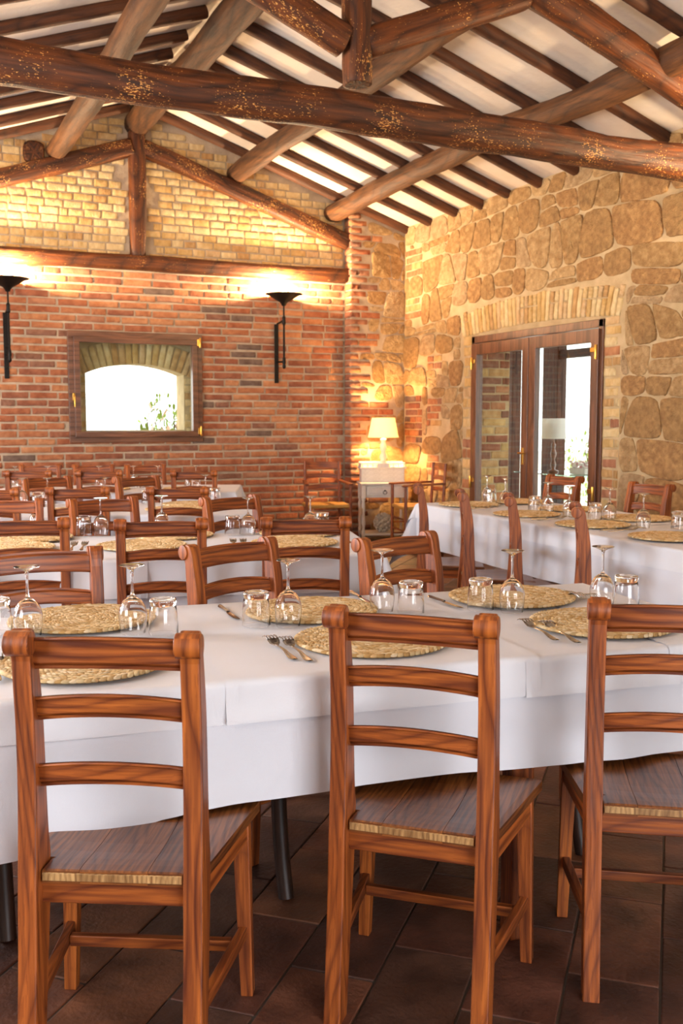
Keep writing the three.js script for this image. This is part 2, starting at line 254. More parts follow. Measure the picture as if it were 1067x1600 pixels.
// ───────── the room ─────────
const XR = 5.587, ZB = -10.35, ZP = -10.2, RIDGE = 2.52;
const under = (x) => (x > RIDGE ? 3.46 + 0.325 * (XR - x) : 4.457 - 0.345 * (RIDGE - x));   // underside of the rafters
const top = (x) => under(x) + 0.075;
function slab(shape, depth) { return new THREE.ExtrudeGeometry(shape, { depth, bevelEnabled: false }); }
const rectPath = (P, a, b, c, d) => { P.moveTo(a, c); P.lineTo(b, c); P.lineTo(b, d); P.lineTo(a, d); P.closePath(); return P; };

// floor: grout bed with diagonal terracotta tiles
const floor = struct('floor', new THREE.BoxGeometry(8.4, 0.2, 14).translate(1.9, -0.104, -4), groutMat);
{
  const geos = [1, 2, 3, 4].map((s) => { const g = new RoundedBoxGeometry(0.2135, 0.02, 0.431, 2, 0.004, 0), p = g.attributes.position, R = rng(s); for (let i = 0; i < p.count; i++) if (p.getY(i) > 0) p.setY(i, p.getY(i) + 0.0016 * (vnoise(p.getX(i) * 20 + s * 7, p.getZ(i) * 20, 997, 997, s) - 0.5)); g.computeVertexNormals(); const uv = g.attributes.uv; for (let i = 0; i < uv.count; i++) uv.setXY(i, p.getX(i) + s * 0.37, p.getZ(i) + s * 0.23); return g; });
  const R = rng(77), list = [], c = Math.cos(46.5 * DEG), s = Math.sin(46.5 * DEG), ex = [s, c], ey = [-c, s];     // rows run along ey
  for (let i = -40; i < 40; i++) { const off = R() * 0.06; for (let j = -40; j < 30; j++) { const a = i * 0.219 - 0.1, b = j * 0.437 - 0.02 + off + (i & 1) * 0.22, x = ex[0] * a + ey[0] * b, z = ex[1] * a + ey[1] * b; if (x < -1.9 || x > 5.5 || z > 2.4 || z < -10.1) continue; list.push([x, z, R(), R(), (R() - 0.5) * 0.012]); } }
  const seen = (x, z) => { const f = [Math.sin(YAW), -Math.cos(YAW)], r = [Math.cos(YAW), Math.sin(YAW)], d = x * f[0] + z * f[1], q = x * r[0] + z * r[1]; return d > 1.2 && Math.abs(q / d) < 0.42 ? 1 / d + (q / d > -0.1 ? 0.03 : 0) : -1; };
  list.sort((a, b) => seen(b[0], b[1]) - seen(a[0], a[1]));
  const rest = [];
  list.forEach(([x, z, r, q, t], i) => { const m = new THREE.Mesh(geos[Math.floor(q * 4)], tileMats[Math.floor(r * 5)]); m.name = 'tile'; m.position.set(x, -0.0095 + t * 0.1, z); m.rotation.y = 46.5 * DEG - Math.PI / 2 + t; if (i < 300) floor.add(m); else { m.updateMatrix(); rest.push(m.geometry.clone().applyMatrix4(m.matrix)); } });
  part('tiles_beyond', mergeGeometries(rest), tileMats[0], floor).userData.kind = 'stuff';
}

// back wall
const wallBackShape = new THREE.Shape([[-2.3, 0], [XR + 0.5, 0], [XR + 0.5, top(XR + 0.5)], [RIDGE, top(RIDGE)], [-2.3, top(-2.3)]].map(([x, y]) => new THREE.Vector2(x, y)));
wallBackShape.holes.push(rectPath(new THREE.Path(), 1.84, 3.17, 1.15, 2.225));
const wallBack = struct('wall_back', slab(wallBackShape, 0.3).translate(0, 0, ZB - 0.3), mortarMat);
const onBack = (u, v, o) => V(u, v, ZB + o);
{
  const red = course({ u0: 0.55, u1: 4.87, v0: 0.02, v1: 2.9, pitch: 0.0775, len: 0.295, joint: 0.02, depth: 0.03, proud: 0.013, obstacles: [[1.808, 3.198, 1.19, 2.19]], mats: brickMats, weights: [5, 5, 3, 4, 2, 2, 1.1], seed: 201 });
  placeBricks(red, wallBack, 'brick', onBack, 0, 300, (b) => (b.u > 1.0 ? 1 : 0) + (b.v > 0.95 ? 2 : b.v > 0.7 ? 1 : 0));
  const yel = course({ u0: 0.7, u1: 4.87, v0: 3.0, v1: 4.5, pitch: 0.0775, len: 0.166, joint: 0.014, depth: 0.03, proud: 0.012, keep: (u, v, L) => v < under(u + L / 2) + 0.02 && v < under(u - L / 2) + 0.02 && Math.abs(u - 2.53) > 0.09 + L * 0.4, mats: yellowMats, weights: [4, 3, 4, 1.5, 2], geos: headGeos, seed: 202, vary: 0.2 });
  placeBricks(yel, wallBack, 'pale_brick', onBack, 0, 300, (b) => (b.u > 1.1 ? 1 : 0));
}
// outer leaf with the brick arch seen through the window
const ZO = -10.72;
{
  const s = new THREE.Shape(); rectPath(s, -2.3, XR + 0.5, 0, 2.9);
  const h = new THREE.Path(); h.moveTo(2.05, 1.245); h.lineTo(3.115, 1.245); h.lineTo(3.115, 1.846); const cx = 2.5825, R = (0.5325 ** 2 + 0.108 ** 2) / (2 * 0.108), cy = 1.954 - R; const a0 = Math.asin(0.5325 / R);
  for (let i = 1; i < 16; i++) { const a = lerp(a0, -a0, i / 16); h.lineTo(cx + R * Math.sin(a), cy + R * Math.cos(a)); } h.lineTo(2.05, 1.846); h.closePath(); s.holes.push(h);
  const outer = struct('wall_back_outer', slab(s, 0.3).translate(0, 0, ZO - 0.3), mortarWarm);
  const N = 19, Rr = rng(205);
  for (let i = 0; i < N; i++) { const a = lerp(-a0 * 1.12, a0 * 1.12, i / (N - 1)), m = part('arch_brick', brickGeos[i % 6], yellowMats[Math.floor(Rr() * 5)], outer), rr = R + 0.125; m.position.set(cx + rr * Math.sin(a), cy + rr * Math.cos(a), ZO + 0.004); m.rotation.z = Math.PI / 2 - a; m.scale.set(0.245, 0.058, 0.04); }
  for (const [u0, u1, sd] of [[1.84, 2.045, 206], [3.12, 3.36, 207]]) placeBricks(course({ u0, u1, v0: 1.2, v1: 1.85, pitch: 0.0775, len: 0.2, joint: 0.014, depth: 0.03, proud: 0.012, mats: yellowMats, geos: headGeos, seed: sd }), outer, 'jamb_brick', (u, v, o) => V(u, v, ZO + o), 0);
}
// stone pier in the corner, with a toothed brick edge
const pier = struct('wall_pier', slab(new THREE.Shape([[4.905, 0], [XR + 0.5, 0], [XR + 0.5, top(XR + 0.5)], [4.905, top(4.905)]].map(([x, y]) => new THREE.Vector2(x, y))), 0.14).translate(0, 0, ZP - 0.14), mortarMat);
{
  const R = rng(211), obs = [];
  let k = 0;
  for (let v = 0.02; v < 3.62; v += 0.0775, k++) {
    const band = (v > 0.55 && v < 1.08) || (v > 1.4 && v < 1.62), n = band ? 1 + Math.floor(R() * 2) : 1; let u = 4.885;
    for (let i = 0; i < n + (R() < 0.25 ? 1 : 0); i++) { const L = i ? lerp(0.12, 0.26, R()) : k % 2 ? lerp(0.2, 0.27, R()) : lerp(0.1, 0.15, R()); if (u + L > XR - 0.05) break; const first = i === 0, m = part('brick', brickGeos[Math.floor(R() * 6)], brickMats[Math.floor(R() * 6)], pier); m.position.set(u + L / 2, v + 0.032, first ? ZP - 0.055 : ZP - 0.002); m.scale.set(L, 0.06, first ? 0.14 : 0.03); u += L + 0.014; }
    obs.push([4.8, u, v, v + 0.0775]);
  }
  const stones = rubble({ u0: 4.905, u1: XR, v0: 0.02, vtop: (p) => clipHalf(p, 0.325, 1, 3.46 + 0.325 * XR - 0.02), cell: () => 0.24, obstacles: obs, seed: 212, gap: 0.006, rowH: 0.24 });
  placeStones(stones, pier, (u, v, o) => V(u, v, ZP + o), 0, 900);
}
// right wall of rubble stone with the double door
const DZ0 = -8.74, DZ1 = -6.71, DH = 2.2;
const wallRightShape = new THREE.Shape([[-2.7, 0], [-DZ1, 0], [-DZ1, DH], [-DZ0, DH], [-DZ0, 0], [10.7, 0], [10.7, 3.545], [-2.7, 3.545]].map(([x, y]) => new THREE.Vector2(x, y)));
const wallRight = struct('wall_right', slab(wallRightShape, 0.45).rotateY(Math.PI / 2).translate(XR, 0, 0), mortarWarm);
const onRight = (u, v, o) => V(XR - o, v, u), RT = -Math.PI / 2;   // u runs along z; the face looks to -x
{
  // flat arch of bricks on edge
  const N = 38, R = rng(221), cz = -7.72;
  for (let i = 0; i < N; i++) {
    const t = i / (N - 1) * 2 - 1, z = cz + t * 1.17, a = t * 0.24, yb = 2.207 + 0.045 * (1 - t * t), L = 0.23 + 0.035 * (1 - t * t) + (R() - 0.5) * 0.02, two = R() < 0.35;
    const put = (l, off, mi) => { const m = part('arch_brick', headGeos[i % 6], yellowMats[mi], wallRight); m.position.set(XR - 0.002, yb + off * Math.cos(a), z + off * Math.sin(a)); m.rotation.set(0, RT, 0); m.rotateZ(Math.PI / 2 - a); m.scale.set(l, 0.046, 0.034); };
    if (two) { put(0.145, 0.076, Math.floor(R() * 5)); put(0.095, 0.208, Math.floor(R() * 5)); } else put(L, L / 2 + 0.003, Math.floor(R() * 5));
  }
  const jl = course({ u0: DZ0 - 0.17, u1: DZ0 - 0.005, v0: 0.02, v1: 2.2, pitch: 0.105, len: 0.19, joint: 0.016, depth: 0.03, proud: 0.01, mats: [...yellowMats, brickMats[3], brickMats[5]], geos: headGeos, seed: 222 });
  const jr = course({ u0: DZ1 + 0.005, u1: DZ1 + 0.2, v0: 0.02, v1: 2.2, pitch: 0.085, len: 0.24, joint: 0.018, depth: 0.03, proud: 0.01, mats: [...yellowMats, brickMats[3], brickMats[5]], geos: headGeos, seed: 223, vary: 0.35 });
  const q1 = course({ u0: -10.17, u1: -9.78, v0: 1.1, v1: 1.62, pitch: 0.0775, len: 0.24, joint: 0.016, depth: 0.03, proud: 0.012, mats: brickMats, geos: brickGeos, seed: 224 });
  const q2 = course({ u0: -9.66, u1: -9.36, v0: 0.75, v1: 2.05, pitch: 0.0775, len: 0.24, joint: 0.016, depth: 0.03, proud: 0.012, mats: [brickMats[0], brickMats[3], brickMats[5], yellowMats[3]], geos: headGeos, seed: 225, keep: (u, v) => Math.floor(v * 3.1) % 2 === 0 });
  const q3 = course({ u0: -10.17, u1: -9.8, v0: 2.35, v1: 3.3, pitch: 0.0775, len: 0.22, joint: 0.016, depth: 0.03, proud: 0.012, mats: [brickMats[0], brickMats[3], yellowMats[3]], geos: headGeos, seed: 226, keep: (u, v) => Math.floor(v * 4) % 2 === 0 });
  placeBricks([...jl, ...jr, ...q1, ...q2, ...q3], wallRight, 'brick', onRight, RT);
  placeBricks(course({ u0: XR + 0.09, u1: XR + 0.44, v0: 0.02, v1: 2.18, pitch: 0.085, len: 0.24, joint: 0.016, depth: 0.03, proud: 0.012, mats: [yellowMats[3], brickMats[3], brickMats[4], brickMats[2], yellowMats[1]], seed: 227, vary: 0.3 }), wallRight, 'reveal_brick', (u, v, o) => V(u, v, DZ0 + o), 0);
  const obs = [[DZ0 - 0.18, DZ1 + 0.21, -1, 2.21], [-8.98, -6.46, 2.0, 2.535], [-10.2, -9.775, 1.09, 1.63]];
  for (const b of [...q2, ...q3]) obs.push([b.u - b.L / 2 - 0.005, b.u + b.L / 2 + 0.005, b.v - b.H / 2 - 0.005, b.v + b.H / 2 + 0.005]);
  const stones = rubble({ u0: -10.2, u1: -4.2, v0: 0.02, vtop: (p) => clipHalf(p, 0, 1, 3.53), cell: (u, v) => (u > -6.7 ? 0.44 : v > 2.4 && u < -7 ? 0.3 : 0.34), obstacles: obs, seed: 231, gap: 0.005, rowH: 0.28 });
  placeStones(stones, wallRight, onRight, RT, 1200);
}
// walls behind the camera, with the openings that let the daylight in
{
  const s = rectPath(new THREE.Shape(), -2.8, 10.9, 0, 3.2);
  for (const z of [-7.6, -4.6, -1.6]) s.holes.push(rectPath(new THREE.Path(), -z - 0.75, -z + 0.75, 0.9, 2.4));
  struct('wall_left', slab(s, 0.3).rotateY(Math.PI / 2).translate(-2.3, 0, 0), mortarWarm);
  const f = new THREE.Shape([[-2.3, 0], [-0.2, 0], [-0.2, 2.4], [2.8, 2.4], [2.8, 0], [6.1, 0], [6.1, top(6.1)], [RIDGE, top(RIDGE)], [-2.3, top(-2.3)]].map(([x, y]) => new THREE.Vector2(x, y)));
  struct('wall_front', slab(f, 0.3).translate(0, 0, 2.5), mortarWarm);
}
// roof: plaster slopes, rafters
{
  const deck = (x0, x1) => { const P = new THREE.Shape([[x0, top(x0)], [x1, top(x1)], [x1, top(x1) + 0.2], [x0, top(x0) + 0.2]].map(([x, y]) => new THREE.Vector2(x, y))), g = slab(P, 13.9).translate(0, 0, -11.0); return grainUV(g, 2); };
  const g = merge([deck(RIDGE, 6.2), deck(-2.4, RIDGE)]); g.computeVertexNormals();
  const ceiling = struct('ceiling', g, plasterMat);
  const zs = [-10.15, -9.65, -9.1, -8.62, -8.15, -7.64, -7.14, -6.6, -6.05, -5.5, -4.98, -4.45, -3.9, -3.4, -2.9, -2.4, -1.9, -1.4, -0.9, -0.4, 0.1, 0.6, 1.1, 1.6, 2.1];
  zs.forEach((z, i) => {
    const R = rng(300 + i), e = 0.036;
    part('rafter', log({ a: V(RIDGE + 0.08, under(RIDGE + 0.08) + e, z + (R() - 0.5) * 0.04), b: V(XR + 0.02, under(XR) + e, z), rx: 0.049, ry: 0.044, p: 4, rough: 0.07, bow: 0.012, seed: 300 + i, seg: 30, ring: 12 }), rafterMat, ceiling);
    const zl = z + 0.03 + (R() - 0.5) * 0.05;
    part('rafter', log({ a: V(RIDGE - 0.1, under(RIDGE - 0.1) + e, zl), b: V(-2.02, under(-2.02) + e, zl + (R() - 0.5) * 0.06), rx: 0.049, ry: 0.044, p: 4, rough: 0.07, bow: 0.012, seed: 400 + i, seg: 36, ring: 12 }), rafterMat, ceiling);
  });
}
function roundBeam(name, label, o, mat = purlinMat) { const m = new THREE.Mesh(log(o), mat); m.name = numbered(name); scene.add(m); return tag(m, label, 'beam'); }
roundBeam('ridge_beam', 'round brown log running along the ridge of the white ceiling', { a: V(2.52, 4.315, -10.36), b: V(2.5, 4.33, 2.5), rx: 0.125, ry: 0.115, seed: 21, seg: 90, rough: 0.07, bow: 0.03 });
roundBeam('purlin', 'round log purlin halfway up the slope above the stone wall, ending beside the gable timbers', { a: V(3.63, 3.965, -10.36), b: V(3.57, 3.995, 2.5), rx: 0.105, ry: 0.098, seed: 22, seg: 90, rough: 0.07, bow: 0.03 });
roundBeam('purlin', 'lowest round log purlin, nearest the stone wall, ending over the corner pier', { a: V(4.74, 3.655, -10.3), b: V(4.7, 3.65, 2.5), rx: 0.108, ry: 0.1, seed: 23, seg: 90, rough: 0.08, bow: 0.03 });
roundBeam('purlin', 'grey-brown round log purlin on the slope away from the stone wall', { a: V(1.75, 3.985, -10.3), b: V(1.45, 3.97, 2.5), rx: 0.1, ry: 0.095, seed: 24, seg: 90, rough: 0.07, bow: 0.03 });
{ const m = new THREE.Mesh(log({ a: V(1.53, 3.955, -10.5), b: V(1.53, 3.955, -10.3), rx: 0.1, ry: 0.1, p: 4, seed: 25, seg: 6 }), beamMat); m.name = 'beam_stub'; scene.add(m); tag(m, 'square-cut beam end set in the pale brick gable', 'beam'); }

// roof truss across the room
{
  const t = thing('roof_truss', 'dark flaked timber truss with king post and struts spanning the room', 'roof truss'), z = -5.2;
  part('tie_beam', log({ a: V(-2.05, 3.085, z), b: V(XR + 0.02, 3.06, z), rx: 0.108, ry: 0.105, p: 2.6, seed: 31, seg: 80, ring: 24, rough: 0.06, bow: 0.02 }), beamMat, t);
  part('king_post', log({ a: V(2.533, 3.225, z), b: V(2.533, 4.25, z), rx: 0.075, ry: 0.085, p: 3, seed: 32, seg: 24, up: V(0, 0, 1) }), beamMat, t);
  for (const s of [1, -1]) {
    part('strut', log({ a: V(RIDGE + s * 0.06, 3.45, z), b: V(RIDGE + s * 1.12, 3.9, z), rx: 0.075, ry: 0.085, p: 4, seed: 33 + s, seg: 24 }), beamMat, t);
    const xe = s > 0 ? XR + 0.02 : -2.03, x0 = RIDGE + s * 0.1, yy = (x) => (s > 0 ? 4.345 - 0.345 * (x - RIDGE) : 4.345 - 0.35 * (RIDGE - x));
    part('principal_rafter', log({ a: V(x0, yy(x0), z + 0.02), b: V(xe, yy(xe), z + 0.02), rx: 0.105, ry: 0.105, p: 2.4, seed: 36 + s, seg: 50, rough: 0.07, bow: 0.02 }), beamMat, t);
  }
}
// timber frame set into the gable wall
{
  const t = thing('gable_timber_frame', 'brown timber tie, king post and sloping rafters set into the brick gable', 'timber frame'), z = ZB + 0.05;
  part('tie_beam', log({ a: V(0.2, 2.94, z), b: V(4.9, 2.965, z), rx: 0.08, ry: 0.075, p: 5, seed: 41, seg: 60, rough: 0.04, bow: 0.012 }), beamMat, t);
  part('king_post', log({ a: V(2.535, 3.02, z), b: V(2.535, 4.3, z), rx: 0.08, ry: 0.08, p: 5, seed: 42, seg: 24, up: V(0, 0, 1), rough: 0.05 }), beamMat, t);
  part('sloping_rafter', log({ a: V(2.6, 4.11, z), b: V(4.9, 3.345, z), rx: 0.08, ry: 0.085, p: 5, seed: 43, seg: 40, rough: 0.05, bow: 0.02 }), beamMat, t);
  part('sloping_rafter', log({ a: V(2.47, 4.1, z), b: V(0.2, 3.34, z), rx: 0.08, ry: 0.085, p: 5, seed: 44, seg: 40, rough: 0.05, bow: 0.02 }), beamMat, t);
}
// window in the back wall
function frameRect(w, h, b, d, r = 0.006) { return merge([rbox(w, b, d, r, 0, h / 2 - b / 2), rbox(w, b, d, r, 0, -h / 2 + b / 2), rbox(b, h - 2 * b + 0.004, d, r, -w / 2 + b / 2), rbox(b, h - 2 * b + 0.004, d, r, w / 2 - b / 2)]); }
{
  const w = new THREE.Group(); w.name = 'window_1'; w.userData.kind = 'structure'; w.position.set(2.503, 1.688, ZB); scene.add(w);
  part('window_frame', grainUV(merge([frameRect(1.4, 1.13, 0.075, 0.07).translate(0, 0, 0.0)]), 0), frameWood, w);
  part('sash', grainUV(frameRect(1.29, 1.02, 0.06, 0.06).translate(0, 0, 0.03), 0), frameWood, w);
  part('pane', rbox(1.18, 0.91, 0.006, 0.001), paneMat, w);
  part('handle', merge([rbox(0.025, 0.075, 0.012, 0.005, 0, 0, 0), tube([[0, 0.01, 0], [0, 0.01, 0.04], [0, -0.02, 0.046], [0, -0.1, 0.046]], 0.008, 18)]).translate(-0.655, -0.1, 0.065), brass, w);
  for (const y of [-0.45, 0.48]) part('hinge', merge([lathe([[0.001, -0.05], [0.011, -0.05], [0.011, 0.05], [0.001, 0.05]], 12), rbox(0.03, 0.07, 0.008, 0.002, -0.014, 0, -0.008)]).translate(0.668, y, 0.068), brass, w);
  part('window_sill', rbox(1.4, 0.04, 0.4, 0.006, 0, -0.56, -0.22), stoneMats[4], w);
}
// double door in the right wall: local x runs along the wall (towards +z of the room), face to -x
{
  const W = DZ1 - DZ0, d = new THREE.Group(); d.name = 'door_1'; d.userData.kind = 'structure'; d.position.set(XR + 0.03, 0, (DZ0 + DZ1) / 2); d.rotation.y = RT; scene.add(d);
  part('door_frame', grainUV(merge([rbox(0.06, DH, 0.1, 0.006, -W / 2 + 0.03, DH / 2), rbox(0.06, DH, 0.1, 0.006, W / 2 - 0.03, DH / 2), rbox(W, 0.07, 0.1, 0.006, 0, DH - 0.035)]), 1), frameWood, d);
  const leaf = (x0, x1, name) => {
    const cw = x1 - x0, g = new THREE.Group(); g.name = name; d.add(g); g.position.set((x0 + x1) / 2, 1.075, 0.045);
    part('leaf_frame', grainUV(merge([rbox(0.1, 2.09, 0.06, 0.006, -cw / 2 + 0.05), rbox(0.1, 2.09, 0.06, 0.006, cw / 2 - 0.05), rbox(cw - 0.19, 0.11, 0.06, 0.006, 0, 0.99), rbox(cw - 0.19, 0.16, 0.06, 0.006, 0, -0.965)]), 1), frameWood, g);
    part('pane', rbox(cw - 0.19, 1.83, 0.006, 0.001, 0, 0.02), paneMat, g);
    return g;
  };
  const a = leaf(-W / 2 + 0.03, -0.005, 'door_leaf'), b = leaf(0.005, W / 2 - 0.03, 'door_leaf');
  for (const y of [0.85, -0.35]) { part('hinge', merge([lathe([[0.001, -0.06], [0.014, -0.06], [0.014, 0.06], [0.001, 0.06]], 12), rbox(0.06, 0.04, 0.012, 0.003, 0.03, 0.02, 0)]).translate(-0.47, y, 0.038), brass, a); part('hinge', merge([lathe([[0.001, -0.06], [0.014, -0.06], [0.014, 0.06], [0.001, 0.06]], 12), rbox(0.08, 0.04, 0.012, 0.003, -0.03, 0.02, 0)]).translate(0.47, y, 0.038), brass, b); }
  part('handle', merge([rbox(0.03, 0.16, 0.01, 0.004), tube([[0, 0.03, 0], [0, 0.03, 0.05], [0.02, 0.03, 0.056], [0.11, 0.03, 0.056]], 0.008, 16)]).translate(0.43, -0.06, 0.035), brass, a);
}

// ───────── outside ─────────
struct('ground', new THREE.BoxGeometry(60, 0.1, 60).translate(5, -0.26, -12), stuffMat(0xb7b0a0, 0xd6cfc0, 501, { rep: 0.5 }));
struct('veranda_floor', new THREE.BoxGeometry(3.6, 0.12, 9).translate(XR + 0.45 + 1.8, -0.07, -9.5), tileMats[1]);
{
  const v = new THREE.Group(); v.name = 'veranda'; v.userData.kind = 'structure'; scene.add(v);
  part('brick_pier', new THREE.BoxGeometry(0.3, 2.6, 0.62).translate(7.65, 1.3, -11.33), brickMats[6], v);
  placeBricks(course({ u0: -11.63, u1: -11.03, v0: 0.1, v1: 2.5, pitch: 0.085, len: 0.26, joint: 0.015, depth: 0.03, proud: 0.012, mats: [brickMats[2], brickMats[4], brickMats[6], yellowMats[3]], seed: 503 }), v, 'brick', (a, b, o) => V(7.5 - o, b, a), RT);
  for (const z of [-10.86, -9.98, -7.6, -6.2]) part('post', grainUV(rbox(0.14, 2.3, z === -9.98 ? 0.3 : 0.2, 0.01, 7.55, 1.15, z), 1), rafterMat, v);
  part('header', grainUV(rbox(0.16, 0.2, 6.5, 0.01, 7.55, 2.36, -9.0), 2), rafterMat, v);
  part('lower_rail', grainUV(rbox(0.1, 0.1, 3.4, 0.01, 7.55, 2.14, -8.2), 2), rafterMat, v);
  part('roof', new THREE.BoxGeometry(2.6, 0.12, 9).rotateZ(-0.06).translate(7.2, 2.66, -9.5), rafterMat, v);
}
{
  const t = thing('glass_table', 'glass topped table with dark legs on the veranda, seen through the glazed door', 'table', [7.0, 0, -9.0]);
  part('glass_top', rbox(0.62, 0.014, 1.15, 0.004, 0, 0.76, 0), phy({ color: 0xd8f3ea, transmission: 1, thickness: 0.01, roughness: 0, ior: 1.5 }), t);
  for (const [x, z] of [[-0.22, -0.45], [0.22, -0.45], [-0.22, 0.45], [0.22, 0.45]]) part('leg', grainUV(rbox(0.07, 0.75, 0.07, 0.006, x, 0.376, z), 1), darkWood, t);
  const l = thing('table_lamp', 'unlit lamp with white square shade standing on the veranda glass table', 'table lamp', [6.98, 0.768, -9.22]);
  part('base', lathe([[0.001, 0], [0.06, 0], [0.06, 0.015], [0.02, 0.03], [0.032, 0.08], [0.018, 0.14], [0.035, 0.2], [0.02, 0.27], [0.026, 0.31], [0.01, 0.34], [0.008, 0.44], [0.001, 0.44]], 20), frameWood, l);
  part('lamp_shade', new THREE.CylinderGeometry(0.13, 0.14, 0.23, 4, 1, true).rotateY(Math.PI / 4).translate(0, 0.49, 0), phy({ color: 0xf2eee6, transmission: 0.4, thickness: 0, roughness: 1, side: THREE.DoubleSide }), l, 'white square shade');
  const R = rng(521), f = thing('flower_box', 'white box of pink and white flowers on the veranda glass table', 'flower box', [6.95, 0.768, -8.66]);
  part('box', rbox(0.16, 0.07, 0.26, 0.01, 0, 0.036, 0), whitePaint, f);
  const pk = [], wt = []; for (let i = 0; i < 60; i++) (R() < 0.45 ? pk : wt).push(new THREE.SphereGeometry(lerp(0.014, 0.026, R()), 7, 5).scale(1, 0.7, 1).translate((R() - 0.5) * 0.17, 0.075 + R() * 0.06, (R() - 0.5) * 0.28));
  part('blossom', merge(pk), std({ color: 0xe3a9ab, roughness: 0.8 }), f).userData.kind = 'stuff'; part('blossom', merge(wt), std({ color: 0xf1ece4, roughness: 0.8 }), f).userData.kind = 'stuff';
}
// bush outside the window and shrubs beyond the veranda
function bush(name, label, x, y, z, r, h, n, seed, cols) {
  const t = thing(name, label, 'bush', [x, y, z]), R = rng(seed), leaf = [], stems = [];
  for (let i = 0; i < 14; i++) { const a = R() * 6.28, q = R() * r * 0.8; stems.push(tube([[0, 0, 0], [Math.cos(a) * q * 0.4, h * 0.4, Math.sin(a) * q * 0.4], [Math.cos(a) * q, h * lerp(0.6, 1, R()), Math.sin(a) * q]], 0.008, 8, 5)); }
  part('stem', merge(stems), stuffMat(0x4a3a26, 0x6a563c, seed + 1), t);
  const groups = cols.map(() => []);
  for (let i = 0; i < n; i++) { const a = R() * 6.28, e = Math.pow(R(), 0.6), q = r * e, yy = h * (0.15 + 0.85 * R()) * (1 - 0.35 * e * e), s = lerp(0.035, 0.07, R()); const g = grid(2, 3, (u, v2) => [(u - 0.5) * s * Math.sin(Math.PI * clamp(v2, 0.04, 1)) * 0.8, v2 * s * 1.6, Math.abs(u - 0.5) * s * 0.3]); g.rotateX((R() - 0.3) * 2).rotateY(R() * 6.28).translate(Math.cos(a) * q, yy, Math.sin(a) * q); groups[Math.floor(Math.pow(R(), 1.4) * cols.length)].push(g); }
  groups.forEach((gs, i) => { if (gs.length) { const m = part(i === 2 ? 'blossom' : 'foliage', mergeGeometries(gs), std({ color: cols[i], roughness: 0.7, side: THREE.DoubleSide }), t); m.userData.kind = 'stuff'; } });
  return t;
}
bush('flowering_bush', 'green bush with pale pink blossom outside the back window', 3.3, -0.2, -12.3, 0.42, 1.85, 900, 511, [0x6f8c2e, 0x8fae45, 0xe6c6c4]);
bush('garden_shrub', 'small green shrub growing beyond the veranda', 11.2, -0.2, -13.6, 0.9, 1.4, 700, 513, [0x8aa04a, 0xa9bd62, 0xd9dcae]);

// ───────── iron wall lamps ─────────
function sconce(x, z, turn, label, power = 14) {
  const t = thing('wall_lamp', label, 'wall lamp', [x, 0, z], turn, 'iron torch lamps on the walls');
  part('wall_bar', merge([rbox(0.045, 0.64, 0.014, 0.003, -0.005, 2.08, 0.008), ...[1.86, 2.06, 2.3].map((y) => lathe([[0.001, 0.012], [0.006, 0.01], [0.008, 0]], 8).rotateX(Math.PI / 2).translate(-0.005, y, 0.014))]), iron, t);
  part('bracket', bar(V(0, 2.4, 0.01), V(0, 2.425, 0.21), 0.014, 0.02), iron, t); part('bracket', bar(V(0, 1.99, 0.01), V(0, 1.985, 0.21), 0.014, 0.02), iron, t);
  const tw = []; for (let i = 0; i < 4; i++) tw.push(tube(Array.from({ length: 33 }, (_, k) => { const a = k * 0.55 + i * Math.PI / 2, y = lerp(2.38, 2.03, k / 32); return [0.006 * Math.cos(a), y, 0.22 + 0.006 * Math.sin(a)]; }), 0.0062, 64, 5));
  part('rod', merge([...tw, new THREE.CylinderGeometry(0.009, 0.009, 0.2, 10).translate(0, 2.49, 0.22), lathe([[0.001, 2.375], [0.018, 2.38], [0.02, 2.4], [0.017, 2.44], [0.02, 2.455], [0.012, 2.47], [0.001, 2.475]], 14).translate(0, 0, 0.22), lathe([[0.001, 1.905], [0.016, 1.915], [0.02, 1.935], [0.014, 1.955], [0.02, 1.975], [0.017, 2.02], [0.009, 2.04]], 14).translate(0, 0, 0.22)]), iron, t);
  part('bowl', lathe([[0.001, 2.575], [0.022, 2.58], [0.03, 2.6], [0.045, 2.618], [0.1, 2.65], [0.165, 2.69], [0.2, 2.7], [0.205, 2.705], [0.163, 2.7], [0.098, 2.662], [0.04, 2.63], [0.001, 2.625]], 40).translate(0, 0, 0.22), iron, t);
  part('bulb', new THREE.SphereGeometry(0.042, 18, 12).translate(0, 2.735, 0.22), std({ color: 0xffffff, emissive: 0xffe6c0, emissiveIntensity: 7 }), t, 'glowing bulb');
  const l = new THREE.PointLight(0xffdcae, power); l.name = 'wall_lamp_light'; l.shadow.radius = 2; l.position.set(0, 2.735, 0.22); t.add(l);
}
sconce(4.06, ZB + 0.012, 0, 'black iron torch lamp with a twisted rod on the brick wall beside the stone pier');
sconce(1.22, ZB + 0.012, 0, 'black iron torch lamp with a twisted rod on the brick wall at the picture edge');
sconce(XR - 0.04, -4.3, RT, 'black iron torch lamp on the stone wall, past the edge of the picture', 11);
sconce(-1.99, -6.1, -RT, 'black iron torch lamp on the plastered window wall, nearer the brick wall');
sconce(-1.99, -3.1, -RT, 'black iron torch lamp on the plastered window wall, nearer the camera');

